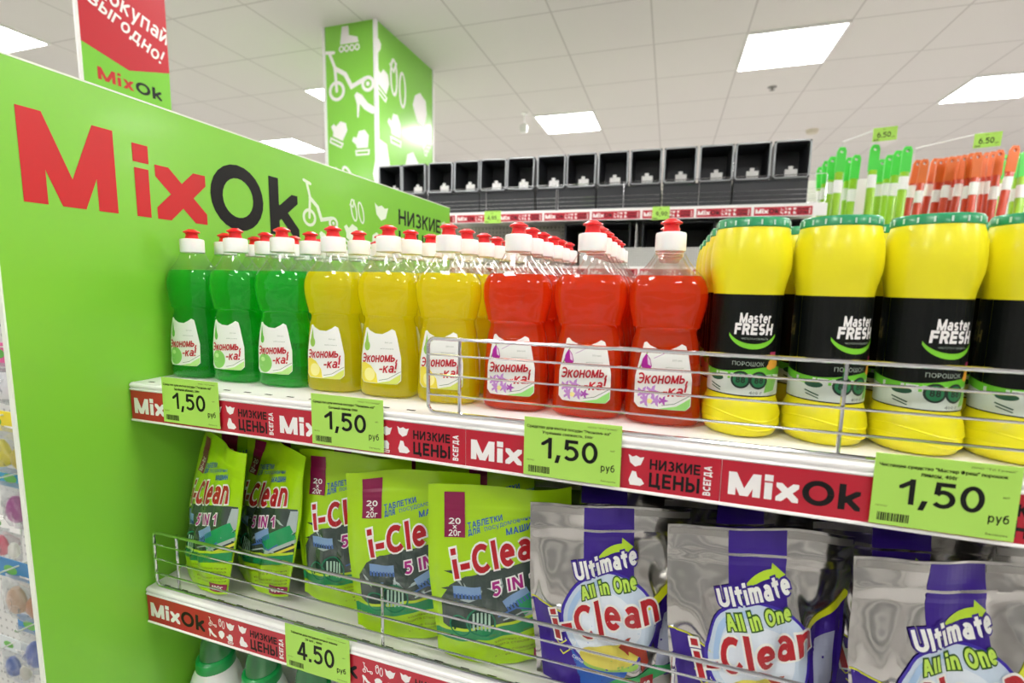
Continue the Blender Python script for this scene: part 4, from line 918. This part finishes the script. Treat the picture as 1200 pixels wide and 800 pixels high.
# hanging two-sided promotion banner beyond the partition
t = empty('promotion_banner', (-.9, .02, 2.0)); SRD = M('banner_red', '#c81226', .35, coat=.2); SG = M('banner_green', '#7ccb31', .35)
y0 = ray_at  # banner edges are measured below on the plane x = -0.9
def on_x(u, v, xx):
    d = co.matrix_world.to_3x3() @ Vector(((u-600)/568.4, -(v-400)/568.4, -1)); p = co.matrix_world.translation
    return p+d*((xx-p.x)/d.x)
BX = -.9; a = on_x(96, 80, BX); c = on_x(198, 80, BX); ya, yb = a.y, c.y; zb = on_x(97, 95, BX).z-.12; zt = zb+.80; Wb = yb-ya
t.location = (BX, ya, zb)
b = MB(); b.box(-.004, 0, 0, .0, Wb, zt-zb, SG); f = side(.0)
zq = on_x(96, 47, BX).z-zb; zm = on_x(152, 83, BX).z-zb; zr = on_x(198, 86, BX).z-zb
b.ink(tess([(0, zq), (Wb*.5, zm), (Wb, zr), (Wb, zt-zb), (0, zt-zb)]), SRD, f, .0003)
la = on_x(115, 92, BX); lb2 = on_x(190, 119, BX); lt = on_x(116, 77, BX)
ex = lb2.y-la.y; hh = lt.z-la.z; z0 = la.z-zb
ref = txt('MixOk', .2, .12); x1 = bounds(txt('Mix', .2, .12))[2]
allp = fit(ref, la.y-ya, z0, lb2.y-ya, z0+hh)
nm = len(txt('Mix', .2, .12)); b.ink(allp[:nm], INK_R, f, .0004); b.ink(allp[nm:], INK_K, f, .0004)
for word, pa, pb, px_h in (('выгодно!', (101, -1), (187, 74), 20), ('Покупай', (110, -9), (194, 53), 25)):
    A_, B_ = on_x(*pa, BX), on_x(*pb, BX); h1 = (on_x(150, 40, BX)-on_x(150, 40+px_h, BX)).length
    an = math.degrees(math.atan2(B_.z-A_.z, B_.y-A_.y)); ln = math.hypot(B_.z-A_.z, B_.y-A_.y); W8 = fit(txt(word, .15, .12), 0, 0, ln, h1, an)
    W8 = xform(W8, A_.y-ya, A_.z-zb-h1*(.15 if word[0] == 'в' else .19)); W8 = [clip(clip(p, -1, 0, -.002), 1, 0, Wb-.002) for p in W8]
    b.ink([p for p in W8 if len(p) > 2], INK_W, f, .0006)
b.build('panel', t)
e = MB(); e.box(-.006, -.006, 0, .002, .002, zt-zb, INK_W); e.build('edge_strip', t)
for y in (.05, Wb-.05):
    q = MB(); q.tube([(-.002, y, zt-zb-.01), (-.002, y, CZ-zb)], .0015, M('wire_white'), 6); q.build('hanging_wire', t)
tag(t, 'hanging red and green banner behind the partition with slanted white words', 'banner')

# ------------------------------------------------------------------ goods of the next bay, seen past the partition's front edge
b = MB(); b.box(-1.5, .475, .0, -.021, .49, 1.6, gridmask(M('pegboard_pale', '#cfd0cd', .5), (0, 2), (.03, .03), (0, 0), .008, '#8e8f8c', True)); tag(b.build('back_panel'), 'pale perforated panel behind the hanging packs left of the partition', 'back panel')
CLR = clear_plastic('bag_clear', '#f2f5f6', .08, .12, .1)
packs = [(-.548, .02, 1.190, '#e35a9c', '#f3f0f4', '#d9468c', 'pink toy pack hanging past the partition edge, topmost'), (-.540, .0, 1.058, '#e8d512', '#e8d512', '#c9b50c', 'bright yellow pack hanging below the pink one'),
         (-.555, .02, .928, '#1f8fb5', '#a9468f', '#a9468f', 'pack with teal card and purple toy past the partition edge'), (-.545, .0, .74, '#1a78b0', '#c9a78c', '#b57a52', 'clear bag with blue card hanging under the purple toy pack'),
         (-.545, .02, .60, '#1679b8', '#2350a8', '#2350a8', 'clear bag with blue card and dark blue toy, lowest')]
for (u, v, cols, say) in ((5, 440, ('#d86aa8', '#8a5fb0', '#d9468c'), 'pink carded bag further back between the pink and yellow packs'), (14, 628, ('#efefec', '#d84f6a', '#e7e2d8'), 'white carded bag further back under the purple toy pack'),
                          (28, 772, ('#cfd6d8', '#3a5fae', '#c9c2b8'), 'pale carded bag further back below the blue toy')):
    p = ray_at(u, v, .31); packs.append((p.x-.03, .19, p.z-.07, *cols, say))
for k, (x, y, z, cc, tc_, t2, say) in enumerate(packs):
    t = empty('hanging_pack', (x, y+.12, z)); w_ = .19; h_ = .15
    h = MB(); h.box(-w_/2, -.0015, h_*.76, w_/2, .0015, h_+.02, M('card_%d' % k, cc, .4)); h.ink([ell(-.04, h_*.93, .03, .014, 16)], M('card_green', '#58a83a', .4), front(0, -.0016, 0), .0003); h.ink([rect(.0, h_*.83, .07, h_*.87)], INK_W, front(0, -.0016, 0), .0003); h.build('header_card', t)
    P, hw = pouch_fn(w_, h_*.86, .04, 60+k, .97, .004); g = MB(); pouch_body(g, P, CLR, CLR, 14, 14); g.build('bag', t)
    y_ = MB(); r = random.Random(k); TM = M('toy_%d' % k, tc_, .35); 
    y_.lathe([(.012, .02, .010), (.02, .034, .014), (.045, .040, .016), (.07, .03, .013), (.085, .012, .008)], TM, 20, c=(-.03, 0, 0)); y_.lathe([(.014, .012, .008), (.03, .03, .013), (.055, .026, .012), (.07, .010, .006)], M('toyb_%d' % k, t2, .35), 18, c=(.045, 0, 0)); y_.build('toy', t)
    q = MB(); q.tube([(0, (.476-.12-y)/.72, h_+.028), (0, 0, h_+.010), (0, -.05, h_+.014), (0, -.055, h_+.024)], .0025, M('wire_white'), 8); q.build('hook', t)
    t.scale = (.72, .72, .72); tag(t, say, 'hanging pack', 'packs hanging in the next bay')

# ------------------------------------------------------------------ unseen shelving added behind the viewer to show in chrome and foil reflections
t = empty('reflection_shelving', (-2.2, -2.25, 0))
b = MB(); b.box(0, 0, 0, 6.0, .02, 1.75, M('reflection_back', '#b9babc', .6)); b.build('back', t)
for k, z in enumerate((.12, .5, .9, 1.3, 1.68)):
    b = MB(); b.box(0, .02, z-.03, 6.0, .45, z, STEEL_W); b.box(0, .45, z-.045, 6.0, .454, z, STEEL_W); b.build('shelf', t)
tag(t, 'unseen plain shelving unit added behind the viewer for reflections', 'shelving unit')
